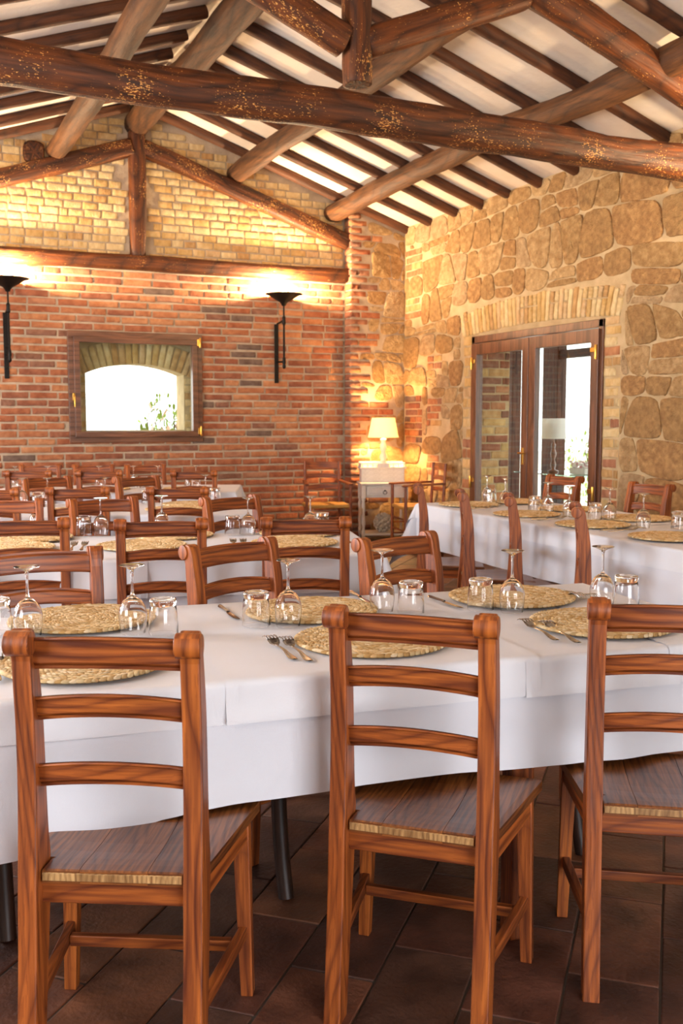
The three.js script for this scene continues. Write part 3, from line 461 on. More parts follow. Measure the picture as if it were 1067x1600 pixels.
// ───────── corner: writing console, lamp, flower ball, two armchairs ─────────
{
  const t = thing('console_desk', 'small white painted console desk with drawer, turned legs and a raised hutch', 'console desk', [5.13, 0, -9.86], -20 * DEG);
  for (const [x, z] of [[-0.235, 0.2], [0.235, 0.2], [-0.235, -0.15], [0.235, -0.15]]) part('leg', merge([lathe([[0.001, 0], [0.016, 0], [0.018, 0.03], [0.012, 0.05], [0.02, 0.08], [0.02, 0.14], [0.014, 0.17], [0.022, 0.22], [0.017, 0.33], [0.022, 0.42], [0.014, 0.46], [0.022, 0.48], [0.022, 0.5]], 16), rbox(0.045, 0.15, 0.045, 0.003, 0, 0.575)]).translate(x, 0, z), whitePaint, t);
  part('lower_shelf', rbox(0.5, 0.022, 0.38, 0.004, 0, 0.1, 0.025), whitePaint, t);
  part('case', rbox(0.47, 0.14, 0.36, 0.004, 0, 0.575, 0.02), whitePaint, t);
  const dr = part('drawer', merge([rbox(0.4, 0.09, 0.02, 0.006, 0, 0.575, 0.207), rbox(0.36, 0.05, 0.01, 0.004, 0, 0.575, 0.216)]), whitePaint, t);
  part('ring_pull', merge([new THREE.TorusGeometry(0.02, 0.0035, 8, 20).translate(0, 0.565, 0.228), new THREE.SphereGeometry(0.009, 10, 8).translate(0, 0.585, 0.226)]), iron, dr);
  part('desktop', rbox(0.54, 0.022, 0.43, 0.006, 0, 0.658, 0.025), whitePaint, t);
  part('hutch', rbox(0.48, 0.15, 0.22, 0.005, 0, 0.742, -0.06), whitePaint, t);
  part('hutch_top', rbox(0.52, 0.02, 0.26, 0.005, 0, 0.825, -0.055), whitePaint, t);
  const bal = []; for (let i = 0; i < 9; i++) if (Math.abs(i - 4) > 1) bal.push(lathe([[0.001, 0.83], [0.006, 0.832], [0.004, 0.845], [0.007, 0.855], [0.004, 0.865], [0.006, 0.872]], 8).translate(-0.23 + i * 0.0575, 0, 0.06));
  part('gallery', merge([...bal, rbox(0.13, 0.05, 0.012, 0.003, 0, 0.855, 0.06), rbox(0.49, 0.01, 0.016, 0.004, 0, 0.876, 0.06), rbox(0.012, 0.05, 0.22, 0.004, -0.245, 0.858, -0.055), rbox(0.012, 0.05, 0.22, 0.004, 0.245, 0.858, -0.055), rbox(0.5, 0.06, 0.012, 0.004, 0, 0.862, -0.165)]), whitePaint, t);
}
{
  const lx = 5.165, lz = -9.91, t = thing('table_lamp', 'lit table lamp with cream shade and white turned base on the white console', 'table lamp', [lx, 0.836, lz]);
  part('base', lathe([[0.001, 0], [0.075, 0], [0.078, 0.012], [0.06, 0.022], [0.05, 0.04], [0.028, 0.055], [0.03, 0.075], [0.042, 0.1], [0.04, 0.125], [0.024, 0.15], [0.02, 0.165], [0.034, 0.19], [0.04, 0.22], [0.028, 0.255], [0.022, 0.275], [0.032, 0.295], [0.03, 0.31], [0.01, 0.32], [0.008, 0.36], [0.001, 0.36]], 28), whitePaint, t);
  const shade = phy({ color: 0xfff4e0, transmission: 0.5, thickness: 0, roughness: 1, side: THREE.DoubleSide });
  part('lamp_shade', lathe([[0.172, 0.325], [0.128, 0.545], [0.126, 0.545], [0.17, 0.325], [0.172, 0.325]], 40), shade, t, 'cream fabric lamp shade, lit from inside');
  part('bulb', new THREE.SphereGeometry(0.03, 16, 12).translate(0, 0.43, 0), std({ color: 0xffffff, emissive: 0xffdcaa, emissiveIntensity: 8 }), t, 'glowing bulb');
  const l = new THREE.PointLight(0xffc680, 4.2); l.name = 'table_lamp_light'; l.shadow.radius = 1.5; l.position.set(0, 0.43, 0); t.add(l);
}
{
  const R = rng(601), t = thing('flower_ball', 'ball of white artificial roses on the lower shelf of the white console', 'flower ball', [5.11, 0.218, -9.8]), fl = [];
  for (let i = 0; i < 70; i++) { const y = 1 - 2 * (i + 0.5) / 70, a = i * 2.39996, q = Math.sqrt(1 - y * y), n = V(Math.cos(a) * q, y, Math.sin(a) * q); for (let k = 0; k < 3; k++) { const g = lathe([[0.002, 0], [0.011 - k * 0.003, 0.004], [0.02 - k * 0.006, 0.016 + k * 0.003], [0.017 - k * 0.006, 0.02 + k * 0.004]], 7); g.applyQuaternion(new THREE.Quaternion().setFromUnitVectors(V(0, 1, 0), n)).translate(n.x * 0.086, n.y * 0.086, n.z * 0.086); fl.push(g); } }
  part('core', new THREE.SphereGeometry(0.09, 20, 14), std({ color: 0xcfc8b8, roughness: 0.9 }), t);
  const m = part('petals', merge(fl), std({ color: 0xeee8da, roughness: 0.8, side: THREE.DoubleSide }), t); m.userData.kind = 'stuff';
}
const rushMat = std({ map: tex(256, 256, (u, v) => { const d = Math.abs(u - 0.5) > Math.abs(v - 0.5) ? u : v, s = 0.5 + 0.5 * Math.sin(d * Math.PI * 2 * 26); return mix3(hex3(0x8f6428), hex3(0xd9a95c), clamp(s * 0.7 + 0.4 * fbm(u, v, 8, 8, 181, 3))); }), roughness: 0.75 });
let armProto;
function makeArmchair(label) {
  const t = thing('rush_armchair', label, 'armchair', [0, 0, 0], 0);
  const leg = (x, z, h, r, lean) => grainUV(log({ a: V(x, 0, z), b: V(x, h, z + lean), rx: r, ry: r, rough: 0.01, bow: 0.0, seed: 5, seg: 8, ring: 12, up: V(0, 0, 1) }), 1);
  for (const s of [-1, 1]) { part('back_post', leg(s * 0.19, 0.2, 0.9, 0.017, 0.05), woodB, t); part('leg', leg(s * 0.235, -0.2, 0.665, 0.017, 0), woodB, t); part('arm', grainUV(bar(V(s * 0.237, 0.675, -0.24), V(s * 0.2, 0.69, 0.24), 0.045, 0.022, 0.009), 2), woodB, t); part('side_stretcher', grainUV(merge([bar(V(s * 0.232, 0.14, -0.2), V(s * 0.192, 0.14, 0.21), 0.018, 0.018, 0.008), bar(V(s * 0.232, 0.26, -0.2), V(s * 0.192, 0.26, 0.21), 0.018, 0.018, 0.008)]), 2), woodB, t); }
  for (const [y, h] of [[0.85, 0.075], [0.735, 0.05], [0.615, 0.05]]) part('slat', grainUV(grid3(12, (k) => [lerp(-0.185, 0.185, k), y + 0.012 * (1 - (2 * k - 1) ** 2), 0.2 + 0.05 * y / 0.9 + 0.02 * (1 - (2 * k - 1) ** 2)], h, 0.014), 0), woodB, t);
  for (const y of [0.2, 0.32]) part('front_stretcher', grainUV(bar(V(-0.23, y, -0.2), V(0.23, y, -0.2), 0.018, 0.018, 0.008), 0), woodB, t);
  part('seat', rbox(0.47, 0.04, 0.42, 0.016, 0, 0.44, 0.0, 3), rushMat, t, 'woven rush seat');
  return t;
}
// curved rail: a rounded-rectangle section swept along fn(k)
function grid3(n, fn, h, d) {
  const P = [], ix = [], M = 12, r = Math.min(h, d) * 0.3, sec = [];
  for (const [cy, cz, a0] of [[h / 2 - r, d / 2 - r, 0], [h / 2 - r, -d / 2 + r, 1], [-h / 2 + r, -d / 2 + r, 2], [-h / 2 + r, d / 2 - r, 3]]) for (let k = 0; k < 3; k++) { const a = (a0 + k / 2) * Math.PI / 2; sec.push([cy + r * Math.cos(a), cz + r * Math.sin(a)].map((v, i) => v)); }
  const S = sec.map(([y, z], i) => { return [y, z]; });
  for (let k = 0; k <= n; k++) { const [x, y, z] = fn(k / n); for (const [a, b] of S) P.push(x, y + a, z + b); }
  for (let k = 0; k < n; k++) for (let i = 0; i < M; i++) { const j = (i + 1) % M, a = k * M, b = a + M; ix.push(a + i, a + j, b + j, a + i, b + j, b + i); }
  for (const [k, f] of [[0, 1], [n, 0]]) for (let i = 1; i < M - 1; i++) f ? ix.push(k * M, k * M + i + 1, k * M + i) : ix.push(k * M, k * M + i, k * M + i + 1);
  const g = new THREE.BufferGeometry(); g.setAttribute('position', new THREE.Float32BufferAttribute(P, 3)); g.setIndex(ix); g.computeVertexNormals(); return g;
}
{
  const a = makeArmchair('ladder-back armchair with rush seat standing against the red brick wall'); a.position.set(4.4, 0, -9.78); a.rotation.y = -195 * DEG;
  copyOf(a, 'rush_armchair', 'ladder-back armchair with rush seat between the white console and stone wall', [5.2, 0, -9.2], -281 * DEG);
}

// ───────── dining chair ─────────
function smoothPath(pts) { return new THREE.SplineCurve(pts.map(([a, b]) => new THREE.Vector2(a, b))); }
function makeChair(label) {
  const t = thing('dining_chair', label, 'chair');
  // side profile in (z, y)
  const back = [[0.254, 0], [0.238, 0.15], [0.224, 0.3], [0.217, 0.42], [0.21, 0.5], [0.203, 0.62], [0.203, 0.74], [0.21, 0.83], [0.214, 0.885]], front = [[0.179, 0.885], [0.165, 0.82], [0.156, 0.74], [0.151, 0.62], [0.145, 0.52], [0.137, 0.46], [0.145, 0.38], [0.165, 0.25], [0.186, 0.12], [0.205, 0]];
  const pr = new THREE.Shape([...smoothPath(back).getPoints(26), ...smoothPath([[0.214, 0.885], [0.22, 0.91], [0.218, 0.935], [0.208, 0.944], [0.192, 0.937], [0.183, 0.912], [0.179, 0.885]]).getPoints(14).slice(1), ...smoothPath(front).getPoints(28).slice(1)]);
  for (const s of [-1, 1]) {
    const g = new THREE.ExtrudeGeometry(pr, { depth: 0.032, bevelEnabled: true, bevelSize: 0.0035, bevelThickness: 0.0035, bevelSegments: 2 }).translate(0, 0, -0.016).rotateY(-Math.PI / 2).translate(0, 0, 0);
    // after the turn: shape x -> world z
    const scroll = lathe([[0.001, -0.0255], [0.0215, -0.0255], [0.0235, -0.0235], [0.0235, 0.0235], [0.0215, 0.0255], [0.001, 0.0255]], 24).rotateZ(Math.PI / 2).scale(1, 1.05, 1).translate(0, 0.9215, 0.223);
    part('back_post', grainUV(merge([g, scroll]).translate(s * 0.166, 0, 0), 1, 0.3 + s * 0.21, 0.11 + s * 0.07), s > 0 ? woodA : woodB, t);
  }
  const rail = (y, h, arch, bow, z, d = 0.022) => grainUV(grid3(16, (k) => [lerp(-0.152, 0.152, k), y + arch * (1 - (2 * k - 1) ** 2), z + bow * (1 - (2 * k - 1) ** 2)], h, d), 0, y * 3.1, y * 1.7);
  part('top_rail', rail(0.897, 0.066, 0.006, 0.014, 0.198, 0.024), woodA, t);
  part('slat', rail(0.782, 0.05, 0.013, 0.014, 0.185), woodA, t);
  part('slat', rail(0.645, 0.05, 0.013, 0.014, 0.181), woodB, t);
  // seat of three planks, dished
  const hw = (z) => (z > 0.1405 ? 0.1425 : lerp(0.238, 0.186, (z + 0.19) / 0.33));
  const sag = (x, z) => -0.009 * Math.exp(-((x / 0.14) ** 4)) * Math.exp(-(((z - 0.0) / 0.13) ** 4)), seat = new THREE.Group(); seat.name = 'seat'; t.add(seat);
  for (let q = 0; q < 3; q++) {
    const xs = [-1, -0.33, 0.36, 1], zv = [-0.19, -0.187, -0.15, -0.1, -0.05, 0, 0.05, 0.1, 0.14, 0.141, 0.17, 0.197, 0.2], n = 8, P = [], ix = [], rows = zv.length, cols = n + 1;
    for (const lay of [1, 0]) for (const z of zv) for (let i = 0; i <= n; i++) { const g2 = 0.0006, h = hw(z), a = Math.max(q === 0 ? -h : xs[q] * 0.2 + g2, -h), b = Math.min(q === 2 ? h : xs[q + 1] * 0.2 - g2, h); let x = lerp(a, b, i / n); const ed = (z < -0.189 || z > 0.199) ? 0.003 : 0, ex = ((q === 0 && i === 0) || (q === 2 && i === n)) ? 0.003 : 0; P.push(x, lay ? 0.459 + sag(x, z) - ed - ex : 0.431, z); }
    const N = rows * cols;
    for (let j = 0; j < rows - 1; j++) for (let i = 0; i < n; i++) { const a = j * cols + i, b = a + 1, c = a + cols + 1, d = a + cols; ix.push(a, d, c, a, c, b); ix.push(N + a, N + b, N + c, N + a, N + c, N + d); }
    const edge = (a, b) => ix.push(a, b, N + b, a, N + b, N + a);
    for (let i = 0; i < n; i++) { edge(i, i + 1); edge((rows - 1) * cols + i + 1, (rows - 1) * cols + i); }
    for (let j = 0; j < rows - 1; j++) { edge((j + 1) * cols, j * cols); edge(j * cols + n, (j + 1) * cols + n); }
    const g = new THREE.BufferGeometry(); g.setAttribute('position', new THREE.Float32BufferAttribute(P, 3)); g.setIndex(ix); const h = g.toNonIndexed(); h.computeVertexNormals();
    part('seat_plank', grainUV(h, 2, q * 0.37, q * 0.19), seatMat, seat);
  }
  part('seat_edge', grainUV(rbox(0.283, 0.017, 0.005, 0.002, 0, 0.4445, 0.2005), 1, 0.1, 0.3), endGrain, seat, 'worn pale end grain at the back edge of the seat');
  part('apron', grainUV(rbox(0.296, 0.046, 0.022, 0.003, 0, 0.407, 0.178), 0, 0.2, 0.4), woodA, t);
  for (const s of [-1, 1]) part('apron', grainUV(bar(V(s * 0.207, 0.405, -0.14), V(s * 0.168, 0.405, 0.16), 0.02, 0.05, 0.003), 2, 0.5, 0.2), woodB, t);
  part('apron', grainUV(rbox(0.38, 0.05, 0.02, 0.003, 0, 0.405, -0.155), 0, 0.7), woodB, t);
  for (const s of [-1, 1]) {
    const g = new THREE.CylinderGeometry(0.5, 0.5, 1, 4, 6).rotateY(Math.PI / 4), p = rbox(0.04, 0.43, 0.04, 0.003, 0, 0.215, 0, 1), at = p.attributes.position;
    for (let i = 0; i < at.count; i++) { const k = lerp(0.72, 1, clamp(at.getY(i) / 0.36)); at.setX(i, at.getX(i) * k + s * 0.012 * (1 - at.getY(i) / 0.43)); at.setZ(i, at.getZ(i) * k); } p.computeVertexNormals();
    part('leg', grainUV(p.translate(s * 0.2, 0, -0.154), 1, 0.6 + s * 0.2, s * 0.13), s > 0 ? woodB : woodA, t);
    part('stretcher', grainUV(bar(V(s * 0.206, 0.158, -0.15), V(s * 0.167, 0.168, 0.205), 0.019, 0.03, 0.003), 2, 0.9), woodB, t);
  }
  part('stretcher', grainUV(rbox(0.375, 0.026, 0.02, 0.003, 0, 0.158, -0.085), 0, 0.15), woodA, t);
  return t;
}

// ───────── tables ─────────
// table axes: u along the table, n towards the photographer; angle a as seen from above
function frameOf(a) { const c = Math.cos(a * DEG), s = Math.sin(a * DEG); return { a, P: (u, n, y = 0) => [u * c - n * s, y, u * s + n * c], turn: -a * DEG }; }
// cloth laid on a table: s along, t across, with the drop on every side it reaches past
function clothGeo({ s0, s1, t0, t1, S0, S1, T0, T1, y, seed, dropT1, wave = 0.007, ns = 90, nt = 64, puff = 0.001, edgeLift = 0 }) {
  const r = 0.014, R = (k, q) => vnoise(k, q, 997, 997, seed) - 0.5;
  const axis = (a, b, A, B, n) => { const pts = new Set(); const o = []; const add = (x0, x1, m) => { for (let i = 0; i < m; i++) o.push(lerp(x0, x1, i / m)); }; if (a < A - 0.001) { add(a, A - 0.05, 12); add(A - 0.05, A + 0.02, 10); } const i0 = a < A - 0.001 ? A + 0.02 : a, i1 = b > B + 0.001 ? B - 0.02 : b; add(i0, i1, n); if (b > B + 0.001) { add(B - 0.02, B + 0.05, 10); add(B + 0.05, b, 12); } o.push(b); return o; };
  const ss = axis(s0, s1, S0, S1, ns), tt = axis(t0, t1, T0, T1, nt), P = [], uv = [], ix = [];
  for (let t of tt) for (const s of ss) {
    let tv = t; if (dropT1 && t > T1) tv = T1 + (t - T1) * dropT1(s) / (t1 - T1);
    const ex = s < S0 + r ? s - (S0 + r) : s > S1 - r ? s - (S1 - r) : 0, ez = tv < T0 + r ? tv - (T0 + r) : tv > T1 - r ? tv - (T1 - r) : 0, e = Math.hypot(ex, ez);
    let x = clamp(s, S0 + r, S1 - r), z = clamp(tv, T0 + r, T1 - r), Y = y;
    if (e > 0) {
      const dx = ex / e, dz = ez / e, q = Math.min(e / r, Math.PI / 2), down = r * (1 - Math.cos(q)) + Math.max(0, e - r * Math.PI / 2), cor = 2 * Math.abs(dx * dz), along = Math.abs(ez) > Math.abs(ex) ? s : tv;
      let out = r * Math.sin(q) + 0.05 * down + cor * down * 0.42 + wave * sstep(0.01, 0.28, down) * 2.2 * (R(along * 4.1 + 30, 2) + 0.55 * R(along * 11 + 60, 5 + down * 3));
      out = Math.max(out, r * Math.sin(q) * 0.9);
      out += (0.004 * R(along * 9 + 9, down * 20) + 0.013 * R(along * 2.2 + 70, down * 11 + along)) * sstep(0.02, 0.1, down) + 0.0035 * Math.exp(-(((((along + 40.13) % 0.41) - 0.2) / 0.006) ** 2)) * sstep(0.01, 0.04, down);
      x += dx * out; z += dz * out; Y -= down;
    } else Y += puff * (2 * R(s * 3.3 + 12, tv * 3.3 + 40) + R(s * 9 + 5, tv * 8)) ;
    const be = Math.min(s - s0, s1 - s, tv - t0); if (edgeLift && be < 0.022) { if (e > 0) { x += ex / e * 0.0022; z += ez / e * 0.0022; } else Y += edgeLift; }
    P.push(x, Y, z); uv.push(s, t);
  }
  const M = ss.length; for (let j = 0; j < tt.length - 1; j++) for (let i = 0; i < M - 1; i++) { const a = j * M + i; ix.push(a, a + M, a + M + 1, a, a + M + 1, a + 1); }
  const g = new THREE.BufferGeometry(); g.setAttribute('position', new THREE.Float32BufferAttribute(P, 3)); g.setAttribute('uv', new THREE.Float32BufferAttribute(uv, 2)); g.setIndex(ix); g.computeVertexNormals(); return g;
}
const TOP = 0.7655;      // what lies on the cloths stands here
function table({ f, u0, u1, n0, n1, where, seed, seams, dropNear, dropFar = 0.29, dropEnd = 0.32, topperDrop = 0.1, hemNear, topperEnd = 0.2, legsAt = [], trestle = [] }) {
  const L = u1 - u0, W = n1 - n0, cu = (u0 + u1) / 2, cn = (n0 + n1) / 2, c = f.P(cu, cn);
  const t = thing('dining_table', `long wooden dining table under white cloths, ${where}`, 'table', c, f.turn);
  part('tabletop', grainUV(rbox(L - 0.01, 0.03, W - 0.01, 0.006, 0, 0.736, 0), 0), darkWood, t);
  for (const [x, z] of [[-1, -1], [1, -1], [-1, 1], [1, 1]]) { const g = rbox(0.06, 0.72, 0.06, 0.004, 0, 0.36, 0, 1), p = g.attributes.position; for (let i = 0; i < p.count; i++) { const k = lerp(0.7, 1, p.getY(i) / 0.72); p.setX(i, p.getX(i) * k); p.setZ(i, p.getZ(i) * k); } part('leg', grainUV(g.translate(x * (L / 2 - 0.12), 0, z * (W / 2 - 0.12)), 1), woodB, t); }
  for (const u of trestle) {   // dark curved inner legs with crossing stretchers
    const x = u - cu, z = 0.01;
    part('curved_leg', grainUV(tube([[x, 0.722, z], [x, 0.5, z - 0.015], [x, 0.25, z - 0.012], [x + 0.004, 0.1, z + 0.008], [x + 0.008, 0.0, z + 0.035]], 0.023, 20, 8), 1), darkWood, t, 'dark curved inner leg');
    part('stretcher', grainUV(bar(V(x, 0.34, z - 0.01), V(x + 0.4, 0.4, z - 0.3), 0.022, 0.03, 0.004), 0), darkWood, t, 'dark stretcher');
    part('stretcher', grainUV(bar(V(x, 0.29, z - 0.01), V(x - 0.34, 0.36, z - 0.02), 0.022, 0.03, 0.004), 0), darkWood, t, 'dark stretcher');
  }
  for (const u of legsAt) for (const z of [-1, 1]) { const g = rbox(0.062, 0.72, 0.062, 0.004, 0, 0.36, 0, 1); part('leg', grainUV(g.translate(u - cu, 0, z * (W / 2 - 0.06)), 1), woodB, t); }
  part('apron', grainUV(merge([rbox(L - 0.24, 0.08, 0.022, 0.003, 0, 0.68, W / 2 - 0.12), rbox(L - 0.24, 0.08, 0.022, 0.003, 0, 0.68, -W / 2 + 0.12)]), 0), darkWood, t);
  const B = { S0: -L / 2, S1: L / 2, T0: -W / 2, T1: W / 2 };
  const lay = (name, label, geo, mat) => { const m = new THREE.Mesh(geo, mat); m.name = numbered(name); m.position.set(...c); m.rotation.y = f.turn; scene.add(m); return tag(m, label, 'tablecloth'); };
  lay('tablecloth', `long white undercloth hanging to seat height, ${where}`, clothGeo({ ...B, s0: -L / 2 - dropEnd, s1: L / 2 + dropEnd, t0: -W / 2 - dropFar, t1: W / 2 + dropNear, y: 0.7535, seed, dropT1: hemNear ? (s) => hemNear(s + cu) : null, wave: 0.009 }), clothMat);
  seams.forEach(([a, b, say], i) => lay('table_topper', `white top cloth ${say}, ${where}`, clothGeo({ ...B, S0: B.S0 - 0.007, S1: B.S1 + 0.007, T0: B.T0 - 0.007, T1: B.T1 + 0.007, s0: Math.max(a - cu, -L / 2 - topperEnd), s1: Math.min(b - cu, L / 2 + topperEnd), t0: -W / 2 - 0.11, t1: W / 2 + topperDrop, y: 0.7575 + (i % 2) * 0.0028, seed: seed + 7 * i + 3, ns: 50, nt: 60, wave: 0.004, puff: 0.0009, edgeLift: 0.001 }), topperMat));
  return t;
}
const fA = frameOf(7.5), fB = frameOf(16), fC = frameOf(19), fD = frameOf(22), fR = frameOf(4.5);
const front = 'at the front table', second = 'at the second table', third = 'at the third table', last = 'at the table by the brick wall', side = 'at the table along the stone wall';
table({ f: fA, u0: -1.0, u1: 1.93, n0: -3.16, n1: -2.2, where: 'nearest the camera', seed: 701, legsAt: [1.2], trestle: [-0.085, 0.665, 1.62], dropNear: 0.3, hemNear: (u) => lerp(0.345, 0.272, sstep(-0.1, 0.45, u)) + 0.004 * Math.sin(u * 5), seams: [[-0.36, 0.45, 'under the first pair of placemats behind the nearest chair'], [0.42, 1.22, 'in the middle, under two placemats and two forks'], [1.18, 1.63, 'under the placemats next to the aisle end'], [1.6, 2.3, 'folded over the aisle end']] });
table({ f: fB, u0: -1.6, u1: 0.89, n0: -5.24, n1: -4.33, where: 'second row back', seed: 731, dropNear: 0.29, dropEnd: 0.5, topperEnd: 0.26, topperDrop: 0.17, seams: [[-0.98, -0.15, 'behind the middle chair'], [-0.18, 1.3, 'with a pointed corner hanging at the aisle end']] });
table({ f: fC, u0: -2.2, u1: 0.15, n0: -7.26, n1: -6.33, where: 'third row back', seed: 751, dropNear: 0.29, dropEnd: 0.4, topperEnd: 0.22, seams: [[-2.6, -0.85, 'over its far half'], [-0.88, 0.5, 'over its aisle half']] });
table({ f: fD, u0: -2.5, u1: -0.43, n0: -9.24, n1: -8.3, where: 'last row, by the brick wall', seed: 771, dropNear: 0.29, dropEnd: 0.4, topperEnd: 0.2, seams: [[-2.9, -1.35, 'over its far half'], [-1.38, 0, 'over its aisle half']] });
// the side table runs along the stone wall: its u axis points away from the brick wall
const fS = { a: 94.5, P: (u, n, y = 0) => { const c = Math.cos(94 * DEG), s = Math.sin(94 * DEG); return [u * c - n * s, y, u * s + n * c]; }, turn: -94 * DEG };
{
  // u ~ z, n ~ -x
  const e0 = -6.05 - 0.42, e1 = -2.7;
  table({ f: fS, u0: e0, u1: e1, n0: -4.02, n1: -3.08, where: 'along the stone wall', seed: 791, dropNear: 0.29, dropEnd: 0.36, topperEnd: 0.2, topperDrop: 0.105, seams: [[e0 - 0.5, -5.45, 'with its corner hanging at the console end'], [-5.48, -4.6, 'in front of the door leaf with the handle'], [-4.63, -3.75, 'in front of the wall beside the door'], [-3.78, -2.4, 'leaving the picture on this side']] });
}

// ───────── chairs ─────────
const chair0 = makeChair('');
let chairUsed = false;
function chair(x, z, a, label, group) {
  if (!chairUsed) { chairUsed = true; chair0.position.set(x, 0, z); chair0.rotation.y = -a * DEG; tag(chair0, label, 'chair', group); return chair0; }
  return copyOf(chair0, 'dining_chair', label, [x, 0, z], -a * DEG, group);
}
const gA = 'ladder-back chairs at the front table', gB = 'ladder-back chairs at the second table', gC = 'ladder-back chairs at the third table', gD = 'ladder-back chairs at the table by the brick wall', gS = 'ladder-back chairs at the table along the stone wall';
chair(1.175, -1.998, 43.5, 'large brown ladder-back chair in the middle, its whole back and seat seen from behind', gA);
chair(0.492, -2.092, 28.8, 'large brown ladder-back chair whose worn scratched post stands nearest the picture corner', gA);
chair(1.745, -1.866, 34.7, 'large brown ladder-back chair cut off by the picture edge, one post and scroll showing', gA);
chair(0.451, -3.03, 185, 'ladder-back chair facing us over the front table behind the first placemat', gA);
chair(1.15, -2.985, 161, 'ladder-back chair facing us over the front table with a worn flecked top rail', gA);
chair(1.735, -2.905, 164, 'ladder-back chair facing us over the front table, nearest the aisle', gA);
chair(0.602, -4.504, 14, 'ladder-back chair seen from behind at the second table, half cut by the picture edge', gB);
chair(1.121, -4.233, 15, 'ladder-back chair seen from behind at the second table, middle of its three', gB);
chair(1.711, -4.045, 20, 'ladder-back chair seen from behind at the second table, nearest the aisle', gB);
chair(0.575, -5.19, 190, 'ladder-back chair facing us across the second table at the picture edge', gB);
chair(1.115, -5.06, 172, 'ladder-back chair facing us across the second table, in the middle of its row', gB);
chair(1.799, -4.90, 162, 'ladder-back chair facing us across the second table, nearest the aisle', gB);
chair(0.679, -6.503, 20, 'ladder-back chair seen from behind at the third table, cut by the picture edge', gC);
chair(1.187, -6.386, 18, 'ladder-back chair seen from behind at the third table, middle of its row', gC);
chair(1.761, -6.119, 24, 'ladder-back chair seen from behind at the third table, nearest the aisle', gC);
chair(1.18, -7.22, 165, 'dark ladder-back chair facing us across the third table, farther from the aisle', gC);
chair(1.808, -7.03, 160, 'dark ladder-back chair facing us across the third table, nearer the aisle', gC);
chair(1.202, -8.605, 20, 'ladder-back chair seen from behind at the last table, farthest from the aisle', gD);
chair(1.732, -8.357, 22, 'ladder-back chair seen from behind at the last table, middle of its row', gD);
chair(2.429, -8.03, 22, 'ladder-back chair seen from behind at the last table, nearest the aisle', gD);
chair(1.353, -9.32, 190, 'ladder-back chair standing close to the brick wall, farthest from the aisle', gD);
chair(1.815, -9.14, 188, 'ladder-back chair standing close to the brick wall, middle of three', gD);
chair(2.267, -8.96, 185, 'ladder-back chair standing close to the brick wall, nearest the aisle', gD);
chair(3.303, -5.39, 119, 'chair in profile at the side table, nearest the white console', gS);
chair(3.26, -4.81, 119, 'chair in profile at the side table, second from the white console', gS);
chair(3.31, -4.4, 123, 'chair in profile at the side table, third from the white console', gS);
chair(3.236, -3.729, 126, 'chair in profile at the side table, farthest from the white console', gS);
chair(4.40, -5.95, 269, 'chair against the light in front of the glazed door leaf', gS);
chair(4.36, -5.0, 269, 'chair at the side table backed by the stone wall beside the door', gS);
chair(4.33, -4.25, 269, 'chair at the side table backed by the stone wall, cut by the picture edge', gS);

// ───────── placemats ─────────
const matGeo = (() => {
  const R = rng(801), list = [], col = [], base = [hex3(0xe6cb98), hex3(0xd4b07a), hex3(0xf0dab2), hex3(0xc69c60), hex3(0xdfbf8a)].map((c) => c.map((v) => Math.pow(v, 2.2)));
  for (let k = 0; k < 10; k++) {
    const r = 0.019 + k * 0.0196, n = Math.max(6, Math.round(2 * Math.PI * r / 0.0158));
    for (let i = 0; i < n; i++) for (const side of [-1, 1]) {
      const a = (i + (side > 0 ? 0.5 : 0) + (R() - 0.5) * 0.15) / n * Math.PI * 2 + k * 0.7; const g = new THREE.SphereGeometry(1, 7, 5); g.scale(0.0148, 0.0052 * lerp(0.9, 1.15, R()), 0.0062); g.rotateY(side * 0.5 + (R() - 0.5) * 0.16); g.translate(0, 0.0058 + R() * 0.0008, r + side * 0.005); g.rotateY(a);
      const c = base[Math.floor(R() * 5)], n2 = g.attributes.position.count, q = new Float32Array(n2 * 3), b = lerp(0.85, 1.1, R()); for (let v = 0; v < n2; v++) { q[v * 3] = c[0] * b; q[v * 3 + 1] = c[1] * b; q[v * 3 + 2] = c[2] * b; } g.setAttribute('color', new THREE.BufferAttribute(q, 3)); list.push(g);
    }
  }
  return mergeGeometries(list);
})();
const mat0 = thing('placemat', '', 'placemat');
part('braid', matGeo, strawMat, mat0); part('backing', lathe([[0.001, 0.001], [0.203, 0.001], [0.203, 0.004], [0.001, 0.004]], 48), strawUnder, mat0);
let matUsed = false;
function placemat([x, , z], label, group) { if (!matUsed) { matUsed = true; mat0.position.set(x, TOP - 0.001, z); tag(mat0, label, 'placemat', group); } else copyOf(mat0, 'placemat', label, [x, TOP - 0.001, z], (x * 37 + z * 11) % 6.28, group); }
const mA = 'braided placemats on the front table', mB = 'braided placemats on the second table', mC = 'braided placemats on the third table', mD = 'braided placemats on the last table', mS = 'braided placemats on the side table';
placemat([1.185, 0, -2.335], 'round braided straw placemat seen through the middle near chair, beside two forks', mA);
placemat([0.445, 0, -2.415], 'round braided straw placemat behind the top rail of the chair with the scratched post', mA);
placemat([1.887, 0, -2.247], 'round braided straw placemat behind the near chair cut off by the picture edge', mA);
placemat([0.538, 0, -2.945], 'round braided straw placemat on the far side, between two upturned wine glasses', mA);
placemat([1.2, 0, -2.785], 'round braided straw placemat in front of the chair with the flecked top rail', mA);
placemat([1.9, 0, -2.72], 'round braided straw placemat on the far side nearest the aisle end', mA);
[['near the picture edge', -0.79, -4.72], ['behind the middle chair', -0.19, -4.72], ['behind the aisle chair', 0.53, -4.72]].forEach(([s, u, n]) => placemat(fB.P(u, n), `round straw placemat on the near side of the second table, ${s}`, mB));
